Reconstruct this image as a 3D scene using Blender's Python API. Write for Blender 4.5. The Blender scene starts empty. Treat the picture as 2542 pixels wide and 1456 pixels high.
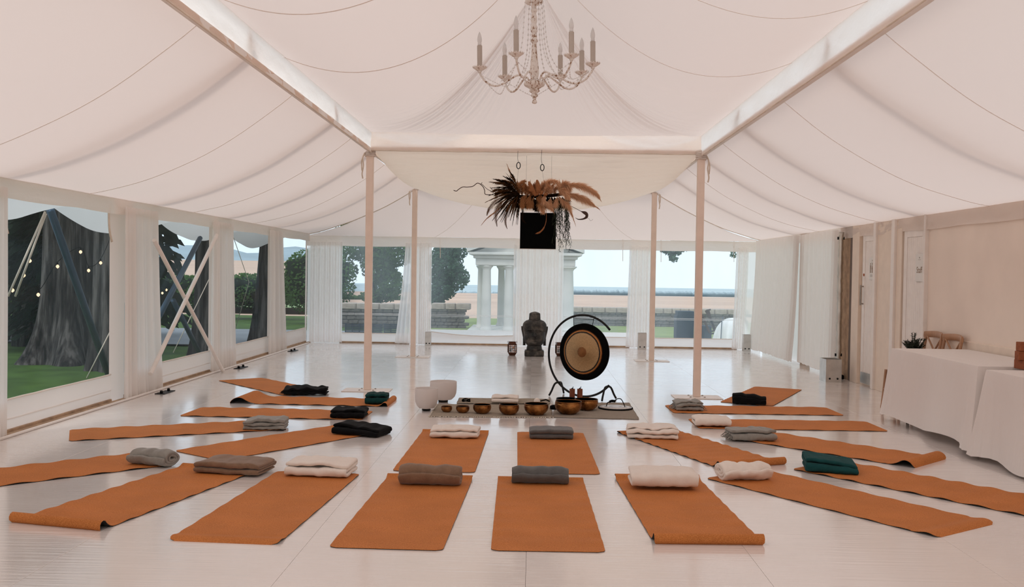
import bpy, math, random
from mathutils import Vector, Matrix, Euler
from mathutils import noise as mnoise
random.seed(7)
sc = bpy.context.scene
col = sc.collection
PI = math.pi

# ------------------------------------------------------------ camera
FPX, EYE, PIT, ROLL, YAW = 2389.0, 1.48, 0.0219, 0.01523, 0.022
def turn(d):
    d = (d[0], d[1]*math.cos(PIT)+d[2]*math.sin(PIT), -d[1]*math.sin(PIT)+d[2]*math.cos(PIT))
    c, s = math.cos(YAW), math.sin(YAW)
    return Vector((c*d[0]-s*d[1], s*d[0]+c*d[1], d[2]))
def ray(u, v):
    c, s = math.cos(ROLL), math.sin(ROLL); a = u-1271; b = v-728
    return turn(((c*a+s*b)/FPX, 1.0, -(-s*a+c*b)/FPX))
EYEP = Vector((0, 0, EYE))
def atz(u, v, z=0.0): d = ray(u, v); return EYEP+d*((z-EYE)/d.z)
def aty(u, v, y): d = ray(u, v); return EYEP+d*(y/d.y)
def atx(u, v, x): d = ray(u, v); return EYEP+d*(x/d.x)
cam = bpy.data.objects.new('camera', bpy.data.cameras.new('camera'))
col.objects.link(cam)
cam.data.sensor_width = 36.0; cam.data.lens = FPX/2542*36.0
cam.data.clip_start = 0.05; cam.data.clip_end = 5000
fw = turn((0, 1, 0)).normalized()
rt = turn((math.cos(ROLL), 0, math.sin(ROLL))).normalized()
up = rt.cross(fw).normalized()
m = Matrix((rt, up, -fw)).transposed().to_4x4(); m.translation = EYEP
cam.matrix_world = m
sc.camera = cam

# ------------------------------------------------------------ sky, exposure
w = bpy.data.worlds.new('overcast_sky'); sc.world = w; w.use_nodes = True
bg = w.node_tree.nodes['Background']
bg.inputs[0].default_value = (0.80, 0.905, 1.0, 1); bg.inputs[1].default_value = 1.03
sun = bpy.data.objects.new('veiled_sun', bpy.data.lights.new('veiled_sun', 'SUN'))
sun.data.energy = 0.9; sun.data.angle = math.radians(14); sun.data.color = (1, .95, .88)
sun.rotation_euler = Euler((math.radians(40), math.radians(-22), 0)); col.objects.link(sun)
vs = sc.view_settings
vs.view_transform = 'Standard'; vs.look = 'None'; vs.gamma = 1.0; vs.use_curve_mapping = False
vs.exposure = 0.32

# ------------------------------------------------------------ helpers
def tag(o, label=None, cat=None, group=None, kind=None):
    if label: o['label'] = label
    if cat: o['category'] = cat
    if group: o['group'] = group
    if kind: o['kind'] = kind
    return o
def empty(name, loc=(0, 0, 0), rz=0.0, parent=None):
    o = bpy.data.objects.new(name, None); col.objects.link(o)
    o.location = loc; o.rotation_euler = (0, 0, rz); o.empty_display_size = .1
    if parent: o.parent = parent
    return o
class MB:
    def __init__(s): s.v = []; s.f = []
    def add(s, vs, fs):
        n = len(s.v); s.v += [tuple(p) for p in vs]; s.f += [tuple(i+n for i in f) for f in fs]; return s
    def box(s, x0, x1, y0, y1, z0, z1):
        vs = [(x, y, z) for z in (z0, z1) for y in (y0, y1) for x in (x0, x1)]
        return s.add(vs, [(0, 2, 3, 1), (4, 5, 7, 6), (0, 1, 5, 4), (2, 6, 7, 3), (0, 4, 6, 2), (1, 3, 7, 5)])
    def cbox(s, x0, x1, y0, y1, z0, z1, b):   # chamfered box
        vs = []; 
        for z, e in ((z0, b), (z0+b, 0), (z1-b, 0), (z1, b)):
            for (x, y) in ((x0+e+b*(e == 0), y0+e), (x1-e-b*(e == 0), y0+e), (x1-e, y0+e+b*(e == 0)), (x1-e, y1-e-b*(e == 0)),
                           (x1-e-b*(e == 0), y1-e), (x0+e+b*(e == 0), y1-e), (x0+e, y1-e-b*(e == 0)), (x0+e, y0+e+b*(e == 0))):
                vs.append((x, y, z))
        fs = [tuple(range(7, -1, -1)), tuple(range(24, 32))]
        for k in range(3):
            for i in range(8): j = (i+1) % 8; fs.append((k*8+i, k*8+j, k*8+8+j, k*8+8+i))
        return s.add(vs, fs)
    def grid(s, fn, nu, nv, wrap=False):
        vs = [fn(i/nu, j/nv) for j in range(nv+1) for i in range(nu+(0 if wrap else 1))]
        W = nu if wrap else nu+1; fs = []
        for j in range(nv):
            for i in range(nu):
                a = j*W+i; b = j*W+(i+1) % W
                fs.append((a, b, b+W, a+W))
        return s.add(vs, fs)
    def lathe(s, prof, n=24, c=(0, 0, 0), a0=0.0):
        vs = []; fs = []
        for r, z in prof:
            for i in range(n):
                a = a0+2*PI*i/n; vs.append((c[0]+r*math.cos(a), c[1]+r*math.sin(a), c[2]+z))
        for k in range(len(prof)-1):
            for i in range(n):
                j = (i+1) % n; fs.append((k*n+i, k*n+j, k*n+n+j, k*n+n+i))
        if prof[0][0] > 1e-6: fs.append(tuple(range(n-1, -1, -1)))
        if prof[-1][0] > 1e-6: fs.append(tuple((len(prof)-1)*n+i for i in range(n)))
        return s.add(vs, fs)
    def tube(s, pts, r, n=8, closed=False, flat=1.0):
        pts = [Vector(p) for p in pts]; N = len(pts)
        rr = r if isinstance(r, (list, tuple)) else [r]*N
        def tan(k):
            if closed: return (pts[(k+1) % N]-pts[k-1]).normalized()
            return (pts[min(k+1, N-1)]-pts[max(k-1, 0)]).normalized()
        t = tan(0); u = t.orthogonal().normalized(); vs = []; fs = []
        for k in range(N):
            t = tan(k); u = (u-t*u.dot(t))
            u = u.normalized() if u.length > 1e-6 else t.orthogonal().normalized()
            b = t.cross(u)
            for i in range(n):
                a = 2*PI*i/n; vs.append(pts[k]+u*(rr[k]*math.cos(a))+b*(rr[k]*flat*math.sin(a)))
        for k in range(N if closed else N-1):
            for i in range(n):
                j = (i+1) % n; k2 = (k+1) % N; fs.append((k*n+i, k*n+j, k2*n+j, k2*n+i))
        if not closed: fs.append(tuple(range(n-1, -1, -1))); fs.append(tuple((N-1)*n+i for i in range(n)))
        return s.add(vs, fs)
    def beam(s, a, b, w, h):   # rectangular bar from a to b
        a = Vector(a); b = Vector(b); t = (b-a).normalized()
        up_ = Vector((0, 0, 1)) if abs(t.z) < .99 else Vector((1, 0, 0))
        x = t.cross(up_).normalized()*w/2; y = x.cross(t).normalized()*h/2
        vs = [p+sx*x+sy*y for p in (a, b) for sx, sy in ((-1, -1), (1, -1), (1, 1), (-1, 1))]
        return s.add(vs, [(3, 2, 1, 0), (4, 5, 6, 7), (0, 1, 5, 4), (1, 2, 6, 5), (2, 3, 7, 6), (3, 0, 4, 7)])
    def mesh(s, name, smooth=True):
        me = bpy.data.meshes.new(name); me.from_pydata(s.v, [], s.f); me.update()
        if smooth:
            for p in me.polygons: p.use_smooth = True
        return me
    def build(s, name, mat, parent=None, smooth=True, bevel=0, solid=0, sub=0, loc=None, sharp=None):
        me = s.mesh(name, smooth); me.materials.append(mat)
        o = bpy.data.objects.new(name, me); col.objects.link(o)
        if parent: o.parent = parent
        if loc is not None: o.location = loc
        if solid:
            md = o.modifiers.new('solid', 'SOLIDIFY'); md.thickness = solid; md.offset = 0
        if bevel:
            md = o.modifiers.new('bevel', 'BEVEL'); md.width = bevel; md.segments = 2; md.limit_method = 'ANGLE'
        if sub:
            md = o.modifiers.new('sub', 'SUBSURF'); md.levels = sub; md.render_levels = sub
        if smooth and sharp is not None:
            me.set_sharp_from_angle(angle=math.radians(sharp))
        return o
def obj_from_mesh(name, me, parent=None, loc=None):
    o = bpy.data.objects.new(name, me); col.objects.link(o)
    if parent: o.parent = parent
    if loc is not None: o.location = loc
    return o
def nz(x, y, z=0.0): return mnoise.noise(Vector((x, y, z)))
def lerp(a, b, t): return a+(b-a)*t
def sstep(a, b, x): t = min(1, max(0, (x-a)/(b-a))); return t*t*(3-2*t)
def catmull(pts, n=8):
    P = [Vector(p) for p in pts]; P = [P[0]*2-P[1]]+P+[P[-1]*2-P[-2]]; out = []
    for k in range(1, len(P)-2):
        for i in range(n):
            t = i/n; a, b, c, d = P[k-1:k+3]
            out.append(.5*((2*b)+(c-a)*t+(2*a-5*b+4*c-d)*t*t+(3*b-a-3*c+d)*t**3))
    return out+[P[-2]]

# ------------------------------------------------------------ materials
class NT:
    def __init__(s, name):
        s.m = bpy.data.materials.new(name); s.m.use_nodes = True; s.t = s.m.node_tree; s.t.nodes.clear()
        s.out = s.t.nodes.new('ShaderNodeOutputMaterial')
    def n(s, ty, **kw):
        nd = s.t.nodes.new('ShaderNode'+ty)
        for k, v in kw.items():
            if k in nd.inputs: s.set(nd, k, v)
            else: setattr(nd, k, v)
        return nd
    def set(s, nd, k, v):
        if hasattr(v, 'is_linked') or isinstance(v, bpy.types.NodeSocket): s.t.links.new(v, nd.inputs[k])
        elif isinstance(v, (tuple, list)) and len(v) == 3 and nd.inputs[k].type == 'RGBA': nd.inputs[k].default_value = (*v, 1)
        else: nd.inputs[k].default_value = v
    def l(s, a, b): s.t.links.new(a, b)
    def coord(s, scale=(1, 1, 1), kind='Object', rot=(0, 0, 0)):
        tc = s.n('TexCoord'); mp = s.n('Mapping'); s.l(tc.outputs[kind], mp.inputs[0])
        mp.inputs['Scale'].default_value = scale; mp.inputs['Rotation'].default_value = rot
        return mp.outputs[0]
    def noise(s, scale, vec=None, detail=3, rough=.5):
        nd = s.n('TexNoise'); nd.inputs['Scale'].default_value = scale; nd.inputs['Detail'].default_value = detail
        nd.inputs['Roughness'].default_value = rough
        if vec is not None: s.l(vec, nd.inputs['Vector'])
        return nd.outputs[0]
    def ramp(s, fac, stops):
        nd = s.n('ValToRGB'); s.l(fac, nd.inputs[0]); cr = nd.color_ramp
        while len(cr.elements) < len(stops): cr.elements.new(.5)
        for e, (p, c) in zip(cr.elements, stops):
            e.position = p; e.color = (*c, 1) if len(c) == 3 else c
        return nd.outputs[0]
    def bump(s, h, strength=.3, dist=.01):
        nd = s.n('Bump'); nd.inputs['Strength'].default_value = strength; nd.inputs['Distance'].default_value = dist
        s.l(h, nd.inputs['Height']); return nd.outputs[0]
    def done(s, sh): s.l(sh, s.out.inputs[0]); return s.m
def C3(c): return (c, c, c) if not isinstance(c, (tuple, list)) else c
def plain(name, c, rough=.6, metal=0.0, var=.12, nscale=8, bump=0.0, bscale=60, spec=.5, coat=0.0, stretch=(1, 1, 1)):
    t = NT(name); v = t.coord(stretch)
    f = t.noise(nscale, v, 4)
    cc = t.ramp(f, [(.25, tuple(x*(1-var) for x in c)), (.75, tuple(min(1, x*(1+var)) for x in c))])
    p = t.n('BsdfPrincipled', **{'Base Color': cc, 'Roughness': rough, 'Metallic': metal, 'Specular IOR Level': spec, 'Coat Weight': coat})
    if bump: t.l(t.bump(t.noise(bscale, v, 4), bump, .004), p.inputs['Normal'])
    return t.done(p.outputs[0])
def cloth(name, c, trans=.5, clear=0.0, wr=.25, wscale=(3, 3, 3), fine=0.0, tc=None):
    """thin fabric: part reflects, part lets daylight through"""
    t = NT(name); v = t.coord(wscale)
    f = t.noise(1.6, v, 5, .55)
    nr = t.bump(f, wr, .03)
    if fine:
        v2 = t.coord((1, 1, 1)); nd = t.n('Bump'); nd.inputs['Strength'].default_value = fine; nd.inputs['Distance'].default_value = .002
        t.l(t.noise(180, v2, 2), nd.inputs['Height']); t.l(nr, nd.inputs['Normal']); nr = nd.outputs[0]
    d = t.n('BsdfDiffuse', Color=c, Normal=nr)
    tr = t.n('BsdfTranslucent', Color=tc or c, Normal=nr)
    mx = t.n('MixShader'); mx.inputs[0].default_value = trans; t.l(d.outputs[0], mx.inputs[1]); t.l(tr.outputs[0], mx.inputs[2])
    sh = mx.outputs[0]
    if clear:
        tp = t.n('BsdfTransparent'); m2 = t.n('MixShader'); m2.inputs[0].default_value = clear
        t.l(sh, m2.inputs[1]); t.l(tp.outputs[0], m2.inputs[2]); sh = m2.outputs[0]
    return t.done(sh)
M = {}
FAB = (.94, .855, .805)
M['liner'] = cloth('liner_fabric', FAB, .60, wr=.12, wscale=(1.2, .5, 1), tc=(.70, .560, .495))
M['band'] = cloth('beam_wrap_fabric', FAB, .82, wr=.5, wscale=(2, 2, 4), tc=(1, .92, .86))
M['liner_thin'] = cloth('thin_liner_fabric', FAB, .8, wr=.05)
M['liner_seam'] = plain('liner_seam_tape', (.86, .75, .68), .8, var=.03)
M['liner2'] = cloth('drape_fabric', (.97, .88, .78), .34, wr=.8, wscale=(.5, 5, 1))
M['valance'] = cloth('valance_fabric', (.96, .88, .82), .42, wr=.5, wscale=(2, 2, 4))
M['wallfab'] = cloth('wall_fabric', (.96, .91, .88), .68, wr=.1)
M['sheer'] = cloth('sheer_curtain_fabric', (.99, .96, .94), .80, clear=.18, wr=.05)
M['sheer3'] = cloth('dense_sheer_fabric', (.96, .90, .86), .42, clear=.04, wr=.05, tc=(.97, .92, .88))
M['wallfab2'] = cloth('side_wall_fabric', (.96, .89, .85), .32, wr=.1)
M['sheer2'] = cloth('white_curtain_fabric', (.96, .92, .89), .6, wr=.1)
M['tablecloth'] = cloth('tablecloth_linen', (.97, .91, .87), .15, wr=.45, wscale=(3, 3, 1.2), fine=.15)
M['seam'] = plain('stitched_seam', (.62, .50, .43), .8)
M['rope_w'] = plain('cream_rope', (.75, .63, .52), .8, bump=.5)
def pane_mat(name, haze, tint):
    t = NT(name); v = t.coord((1, 1, 1)); n1 = t.noise(2.2, v, 3)
    nr = t.bump(n1, .25, .02)
    tp = t.n('BsdfTransparent', Color=tint)
    hz = t.n('BsdfTranslucent', Color=(.85, .93, 1)); 
    m0 = t.n('MixShader'); hf = t.ramp(t.noise(1.3, t.coord((1, 1, .35)), 4), [(.3, C3(haze*.5)), (.75, C3(haze*1.5))])
    t.l(hf, m0.inputs[0]); t.l(tp.outputs[0], m0.inputs[1]); t.l(hz.outputs[0], m0.inputs[2])
    gl = t.n('BsdfGlossy', Color=(1, 1, 1), Roughness=.06, Normal=nr)
    lw = t.n('LayerWeight', Blend=.12); 
    m1 = t.n('MixShader'); mu = t.n('Math', operation='MULTIPLY'); mu.inputs[1].default_value = .35; t.l(lw.outputs['Fresnel'], mu.inputs[0])
    t.l(mu.outputs[0], m1.inputs[0]); t.l(m0.outputs[0], m1.inputs[1]); t.l(gl.outputs[0], m1.inputs[2])
    return t.done(m1.outputs[0])
M['pane'] = pane_mat('clear_film', .035, (.84, .90, .94))
M['pane_back'] = pane_mat('hazy_clear_film', .20, (.93, .97, 1))
def floor_mat():
    t = NT('white_painted_boards'); v = t.coord((1, 1, 1)); vb = t.coord((.7, 16, 1))
    dirt = t.noise(1.1, v, 6, .6)
    c = t.ramp(dirt, [(.3, (.86, .79, .75)), (.7, (.92, .855, .82))])
    n2 = t.noise(38, v, 2); spk = t.ramp(n2, [(.16, (.45, .36, .30)), (.2, (1, 1, 1))])
    mx = t.n('MixRGB', blend_type='MULTIPLY'); mx.inputs[0].default_value = .8; t.l(c, mx.inputs[1]); t.l(spk, mx.inputs[2])
    rg = t.ramp(t.noise(2.0, v, 4), [(.3, C3(.10)), (.75, C3(.22))])
    p = t.n('BsdfPrincipled', **{'Base Color': mx.outputs[0], 'Roughness': rg, 'Specular IOR Level': .9, 'Coat Weight': .5, 'Coat Roughness': .10})
    t.l(t.bump(t.noise(2.2, vb, 3), .45, .006), p.inputs['Normal'])
    return t.done(p.outputs[0])
M['floor'] = floor_mat()
M['gap'] = plain('dark_gap', (.16, .12, .10), .9)
def cork_mat():
    t = NT('cork'); v = t.coord((1, 1, 1)); vs_ = t.coord((1, .55, 1))
    a = t.noise(300, vs_, 2, .7); b = t.noise(3, v, 3)
    c = t.ramp(a, [(.30, (.42, .13, .031)), (.5, (.60, .20, .05)), (.72, (.74, .29, .085))])
    c2 = t.ramp(b, [(.3, (.86, .86, .86)), (.7, (1, 1, 1))])
    mx = t.n('MixRGB', blend_type='MULTIPLY'); mx.inputs[0].default_value = 1; t.l(c, mx.inputs[1]); t.l(c2, mx.inputs[2])
    p = t.n('BsdfPrincipled', **{'Base Color': mx.outputs[0], 'Roughness': .75, 'Specular IOR Level': .25})
    t.l(t.bump(a, .15, .002), p.inputs['Normal'])
    return t.done(p.outputs[0])
M['cork'] = cork_mat()
M['rubber'] = plain('black_rubber', (.02, .018, .016), .8)
def wool(name, c, var=.25):
    t = NT(name); v = t.coord((1, 1, 1))
    cc = t.ramp(t.noise(14, v, 5, .7), [(.25, tuple(x*(1-var) for x in c)), (.75, tuple(min(1, x*(1+var*.6)) for x in c))])
    p = t.n('BsdfPrincipled', **{'Base Color': cc, 'Roughness': .95, 'Specular IOR Level': .1, 'Sheen Weight': .25 if c[0] > .02 else .03})
    t.l(t.bump(t.noise(220, v, 3), .4, .003), p.inputs['Normal'])
    return t.done(p.outputs[0])
M['w_white'] = wool('cream_wool', (.86, .76, .68), .06)
M['w_grey'] = wool('grey_wool', (.30, .28, .25))
M['w_taupe'] = wool('brown_fleece', (.25, .15, .095))
M['w_char'] = wool('charcoal_fleece', (.13, .125, .12))
M['w_black'] = wool('black_fleece', (.006, .006, .0065))
M['w_teal'] = wool('teal_fleece', (.012, .068, .070))
M['w_dteal'] = wool('dark_teal_fleece', (.008, .045, .042))
M['post'] = plain('cream_painted_post', (.90, .72, .61), .45, var=.05)
M['white_paint'] = plain('white_paint', (.88, .80, .74), .4, var=.05)
M['cream_paint'] = plain('cream_paint', (.84, .70, .58), .5, var=.05)
M['steel'] = plain('brushed_steel', (.62, .60, .57), .3, 1.0, var=.15, bump=.05)
M['dsteel'] = plain('dull_steel_tube', (.35, .31, .27), .4, .9, var=.3)
M['blackmetal'] = plain('black_metal', (.006, .006, .006), .5, 0.0, spec=.25)
M['black'] = plain('matt_black', (.0025, .0025, .0025), .8, spec=.05)
M['wood'] = plain('oak_wood', (.42, .22, .12), .5, var=.25, nscale=12, stretch=(1, 1, .2))
M['twood'] = plain('worn_timber', (.45, .30, .19), .7, var=.3, nscale=10)
M['bluesteel'] = plain('blue_steel_pole', (.045, .075, .11), .4, .5)
# ============================================================ SETTING
XL, XR, YB, YF = -4.61, 4.58, 19.5, -3.0      # room
PX, PY1, PY2, PY0 = 2.03, 11.75, 16.53, 4.25  # posts
ZB, ZBT, ZE = 2.92, 3.17, 2.24                # beam under/over, eave
# floor: dark base seen in the joints and single painted boards panels
fl = MB().box(XL-.15, XR+.15, YF, YB+.15, -.08, -.014).build('floor', M['gap'], smooth=False); tag(fl, 'white painted board floor of the marquee', kind='structure')
PWX, PWY = 1.22, 2.44
pm = MB().cbox(.0007, PWX-.0007, .0007, PWY-.0007, -.016, 0, .0008).mesh('floor_panel', False); pm.materials.append(M['floor'])
nx = 8; x0 = XL-.15
for i in range(nx):
    yy = YF-(PWY/2 if i % 2 else 0)
    while yy < YB:
        o = obj_from_mesh('floor_panel', pm, fl, (x0+i*PWX*(9.49/(8*1.22)), yy, random.uniform(-.0006, .0)))
        o.scale.x = 9.49/(8*1.22); yy += PWY
# ------------------------------------------------------------ ceiling
ceil = empty('ceiling'); tag(ceil, 'draped white fabric lining of the marquee roof', kind='structure')
def rafter_y(t): return t
RAFT = [-.9, 3.0, 6.7, 9.6, 11.9, 14.3]
def side(sx):
    ye = lambda yt: -3+(yt+3)*22.5/19.53
    def fn(a, b):
        yt = lerp(-3, PY2, b); y = lerp(yt, ye(yt), a); x = lerp(PX+.02, 4.60, a)*sx
        z0 = 2.95-.06*sstep(10, 16.5, yt); z1 = ZE-.04*b
        z = lerp(z0, z1, a)
        near = min(abs(yt-r) for r in RAFT)
        sag = .13+.035*sstep(0, 1.1, near)
        if yt > 15: sag *= 1-.35*sstep(15, PY2, yt)
        z -= sag*4*a*(1-a)*(1-.25*(a-.5))
        z += .012*nz(x*1.3, y*1.1, 3.3)*sstep(0, .15, a)*sstep(0, .15, 1-a)
        return (x, y, z)
    MB().grid(fn, 30, 150).build('side_slope', M['liner'], ceil)
    for yt in (5.8, 8.1, 10.7, 13.1):                                  # stitched joins
        b = (yt+3)/19.53
        MB().tube([Vector(fn(k/24, b))-Vector((0, 0, .004)) for k in range(25)], .0025, 5).build('seam', M['liner_seam'], ceil)
    MB().tube([Vector(fn(k/24, 1))-Vector((0, 0, .006)) for k in range(25)], .008, 6).build('hip_seam', M['rope_w'], ceil)
    for yt in RAFT[1:]:                                                 # roof rods above the lining
        b = (yt+3)/19.53
        MB().tube([Vector(fn(k/10, b))+Vector((0, 0, .14+.06*math.sin(PI*k/10))) for k in range(11)], .05, 8).build('roof_rod', M['twood'], ceil)
side(-1); side(1)
def rear(a, b):
    s = b*2-1; x = lerp(PX+.02, 4.60, a)*s; y = lerp(PY2, YB, a)
    z = lerp(2.88, ZE-.07, a)-.10*4*a*(1-a)-.03*(1-s*s)*(1-a)
    return (x, y, z+.01*nz(x*1.2, y*1.2, 9))
MB().grid(rear, 20, 60).build('rear_slope', M['liner'], ceil)
for b in (.28, .5, .72):
    MB().tube([Vector(rear(k/12, b))-Vector((0, 0, .004)) for k in range(13)], .0025, 5).build('seam', M['liner_seam'], ceil)
# central canopy: a ridge of cloth running to a peak above the chandelier, pleated along its hips
PKY, PKZ = 8.5, 3.98
def canopy(yfront, yback, pky, zp, name, pleat=1.0, seams=(), mat='liner'):
    R = 46; per = []
    def seg(p, q, n, e):
        for k in range(n): per.append((lerp(p[0], q[0], k/n), lerp(p[1], q[1], k/n), e, k/n))
    seg((-PX, yfront), (-PX, pky), 40, 'a'); seg((-PX, pky), (-PX, yback), 150, 'b'); seg((-PX, yback), (PX, yback), 260, 'c')
    seg((PX, yback), (PX, pky), 150, 'd'); seg((PX, pky), (PX, yfront), 40, 'e'); per.append((PX, yfront, 'e', 1))
    N = len(per); vs_ = []
    for j in range(R+1):
        s = j/R
        for k in range(N):
            bx, by, e, f = per[k]
            ay = min(by, pky); sp = .010+.990*s
            x = bx*sp; y = ay+(by-ay)*sp
            cn = {'a': 0, 'b': f, 'c': abs(f-.5)*2, 'd': 1-f, 'e': 0}[e]
            zb = ZBT+(.01 if e == 'c' else 0)
            z = zb+(zp-zb)*(1-s)**2.5-.19*4*s*(1-s)*(1-.25*cn**2)*(1+.3*(s-.5))
            q = cn**2.4
            rip = math.sin(k*.95+2.6*nz(k*.07, s*2.2))*.6+math.sin(k*.41+1.3+3*nz(k*.05, s*2.5, 4))*.7
            z += pleat*rip*.016*q*math.sin(PI*min(1, s*1.02))**.8
            z += .010*nz(x*1.4, y*1.4, 2.0)*math.sin(PI*s)
            z += .006*math.cos((by-yfront)*2*PI/1.75)*math.sin(PI*s) if e in 'ae' else 0
            vs_.append((x, y, z))
    fs = [(j*N+k, j*N+k+1, (j+1)*N+k+1, (j+1)*N+k) for j in range(R) for k in range(N-1)]
    MB().add(vs_, fs).build(name, M[mat], ceil)
    for y in seams:
        for sx in (-1, 1):
            k = min(range(N), key=lambda i: abs(per[i][0]-sx*PX)+abs(per[i][1]-y))
            MB().tube([Vector(vs_[j*N+k])-Vector((0, 0, .002)) for j in range(2, R+1, 2)], .004, 5, flat=.4).build('seam', M['liner_seam'], ceil)
canopy(YF, PY1, PKY, PKZ, 'peaked_canopy', 1.0, (4.3, 6.0, 7.75))
canopy(PY1, PY2, (PY1+PY2)/2, 3.75, 'rear_canopy', .3, mat='liner_thin')
# swagged drape slung under the rear bay
def swag(a, b):
    u = a*2-1; x = u*1.98; y = lerp(PY1-.01, PY2, b)
    cu = (1-abs(u)**2.2)
    S = .015+.335*(math.sin(PI/2*min(1, b/.93))**1.25)
    z = 2.955-.075*b-S*cu-.10*4*b*(1-b)*(abs(u)**3)
    z += .075*math.exp(-(u/.05)**2)*math.sin(PI*min(1, b*1.25))**1 if b < .8 else 0
    fold = 1.4*abs(math.sin(PI*(12*b**.7)+.5*nz(u*2, b*3)-abs(u)*1.2))-.7
    z += fold*.055*(1-sstep(.55, .95, b))*(1-abs(u)**4)*sstep(0, .06, b)
    z += .026*math.sin(2*PI*(4.5*b+.5*abs(u)))*sstep(.3, .6, b)*(1-abs(u)**3)*sstep(0, .05, 1-b)
    return (x, y, z)
MB().grid(swag, 90, 90).build('swag_drape', M['liner2'], ceil)
# ------------------------------------------------------------ beams wrapped in cloth, valances
def band(name, p0, p1, nrm, z0, z1, mat, wav=.006, thick=.0, n=120, lab=None, ph=0.0, sc_=1.0):
    p0 = Vector(p0); p1 = Vector(p1); nrm = Vector(nrm)
    L = (p1-p0).length; d = (p1-p0)/L
    def fn(a, b):
        s = a*L
        o = wav*nz(s*3.1+ph, b*2.5, 1)+wav*.6*nz(s*9+ph-b*4, b*3, 5)
        sagz = -.012*abs(math.sin(PI*s/1.52+ph))*sc_
        z = lerp(z1, z0+sagz*(1 if b > .5 else .0), b)
        q = p0+d*s+nrm*o
        return (q.x, q.y, z+(sagz*.5 if b < .5 else 0))
    o = MB().grid(fn, n, 8).build(name, mat)
    return o
tn = [0]
def trim(p0, p1, nrm, z0, z1, mat, lab, n=120, wav=.006, ph=0.):
    tn[0] += 1
    o = band('trim_%d' % tn[0], p0, p1, nrm, z0, z1, mat, wav, n=n, ph=ph); tag(o, lab, kind='structure'); return o
for sx, side_n in ((-1, 'left'), (1, 'right')):
    o = trim((sx*(PX-.03), YF, 0), (sx*(PX-.03), PY2, 0), (1, 0, 0), ZB, ZBT, M['band'], 'cloth band along the %s roof beam' % side_n, 240, .010, sx*3)
    MB().box(sx*PX-.012, sx*PX+.03, YF, PY2, ZB+.005, ZB+.05).build('roof_beam', M['white_paint'], o, smooth=False)
    MB().tube([(sx*(PX-.032), YF+k*(PY2-YF)/60, ZB-.004) for k in range(61)], .006, 6).build('piping', M['rope_w'], o)
    tr = trim((sx*4.55, YF, 0), (sx*4.55, YB-.05, 0), (1, 0, 0), ZE-.18, ZE+.01, M['valance'], 'gathered cloth valance along the %s eave' % side_n, 240, .012, sx*7)
for y in (PY1, PY2, PY0):
    o = trim((-PX, y-.03, 0), (PX, y-.03, 0), (0, 1, 0), ZB+.03, ZBT+.015, M['band'], {PY1: 'cloth covered cross beam between the two nearer posts', PY2: 'cloth covered cross beam between the two farther posts', PY0: 'cloth covered cross beam overhead'}[y], 90, .010, y)
    MB().box(-PX, PX, y-.015, y+.03, ZB+.02, ZB+.07).build('roof_beam', M['white_paint'], o, smooth=False)
    MB().tube([(-PX+k*2*PX/40, y-.034, ZB+.018+.003*math.sin(k)) for k in range(41)], .006, 6).build('piping', M['rope_w'], o)
trim((-4.6, YB-.06, 0), (4.6, YB-.06, 0), (0, 1, 0), ZE-.27, ZE-.07, M['valance'], 'gathered cloth valance above the end windows', 160, .012, 2.0)
# ------------------------------------------------------------ walls and windows
def quadx(mb, x, y0, y1, z0, z1): return mb.add([(x, y0, z0), (x, y1, z0), (x, y1, z1), (x, y0, z1)], [(0, 1, 2, 3)])
def quady(mb, y, x0, x1, z0, z1): return mb.add([(x0, y, z0), (x1, y, z0), (x1, y, z1), (x0, y, z1)], [(0, 1, 2, 3)])
wl = empty('wall_left', (0, 0, 0)); tag(wl, 'left tent wall of fabric and clear window panels', kind='structure')
panes = [(7.65, 10.37), (10.75, 13.57), (13.75, 16.60), (16.76, 19.36)]
SILL = .30
quadx(MB(), XL, YF, 7.65, .0, ZE+.02).build('wall_panel', M['wallfab2'], wl)
strips = [(10.37, 10.85), (13.57, 13.75), (16.60, 16.76), (19.36, 19.5)]
for a, b in strips:
    quadx(MB(), XL, a, b, .0, ZE+.02).build('wall_strip', M['wallfab2'], wl)
for i, (a, b) in enumerate(panes):
    wn = empty('window_%d' % (i+1)); tag(wn, 'clear film window panel in the left wall, %s from the camera' % ['first', 'second', 'third', 'fourth'][i], kind='structure')
    def pf(u, v, a=a, b=b): return (XL+.012*nz(u*2+a, v*2)*math.sin(PI*u)*math.sin(PI*v), lerp(a, b, u), lerp(SILL-.02, ZE, v))
    MB().grid(pf, 12, 10).build('pane', M['pane'], wn)
    def sk(u, v, a=a, b=b):
        return (XL+.012+.014*math.sin(PI*v)+.006*nz(u*9+a, v*3), lerp(a, b, u), lerp(.035, SILL, v))
    MB().grid(sk, 30, 6).build('skirt', M['wallfab2'], wn)
    MB().tube([(XL+.02, lerp(a, b, k/12), SILL+.004*nz(k*.7, a)) for k in range(13)], .009, 6).build('hem', M['valance'], wn)
    MB().tube([(XL+.018, lerp(a, b, k/12), .13+.004*nz(k*.7, a, 3)) for k in range(13)], .005, 6).build('hem', M['valance'], wn)
    MB().box(XL-.02, XL+.035, a, b, .0, .035).build('ground_rail', M['twood'], wn, smooth=False, bevel=.004)
bl = MB().box(XL+.035, XL+.10, 7.6, YB, -.012, .012).build('baseboard_left', M['twood'], smooth=False, bevel=.004); tag(bl, 'worn timber strip along the foot of the left wall', kind='structure')
MB().tube([(XL+.14, 7.6+k*.5, .012) for k in range(24)], .014, 8).build('cable_tube', M['white_paint'], bl)
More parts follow.
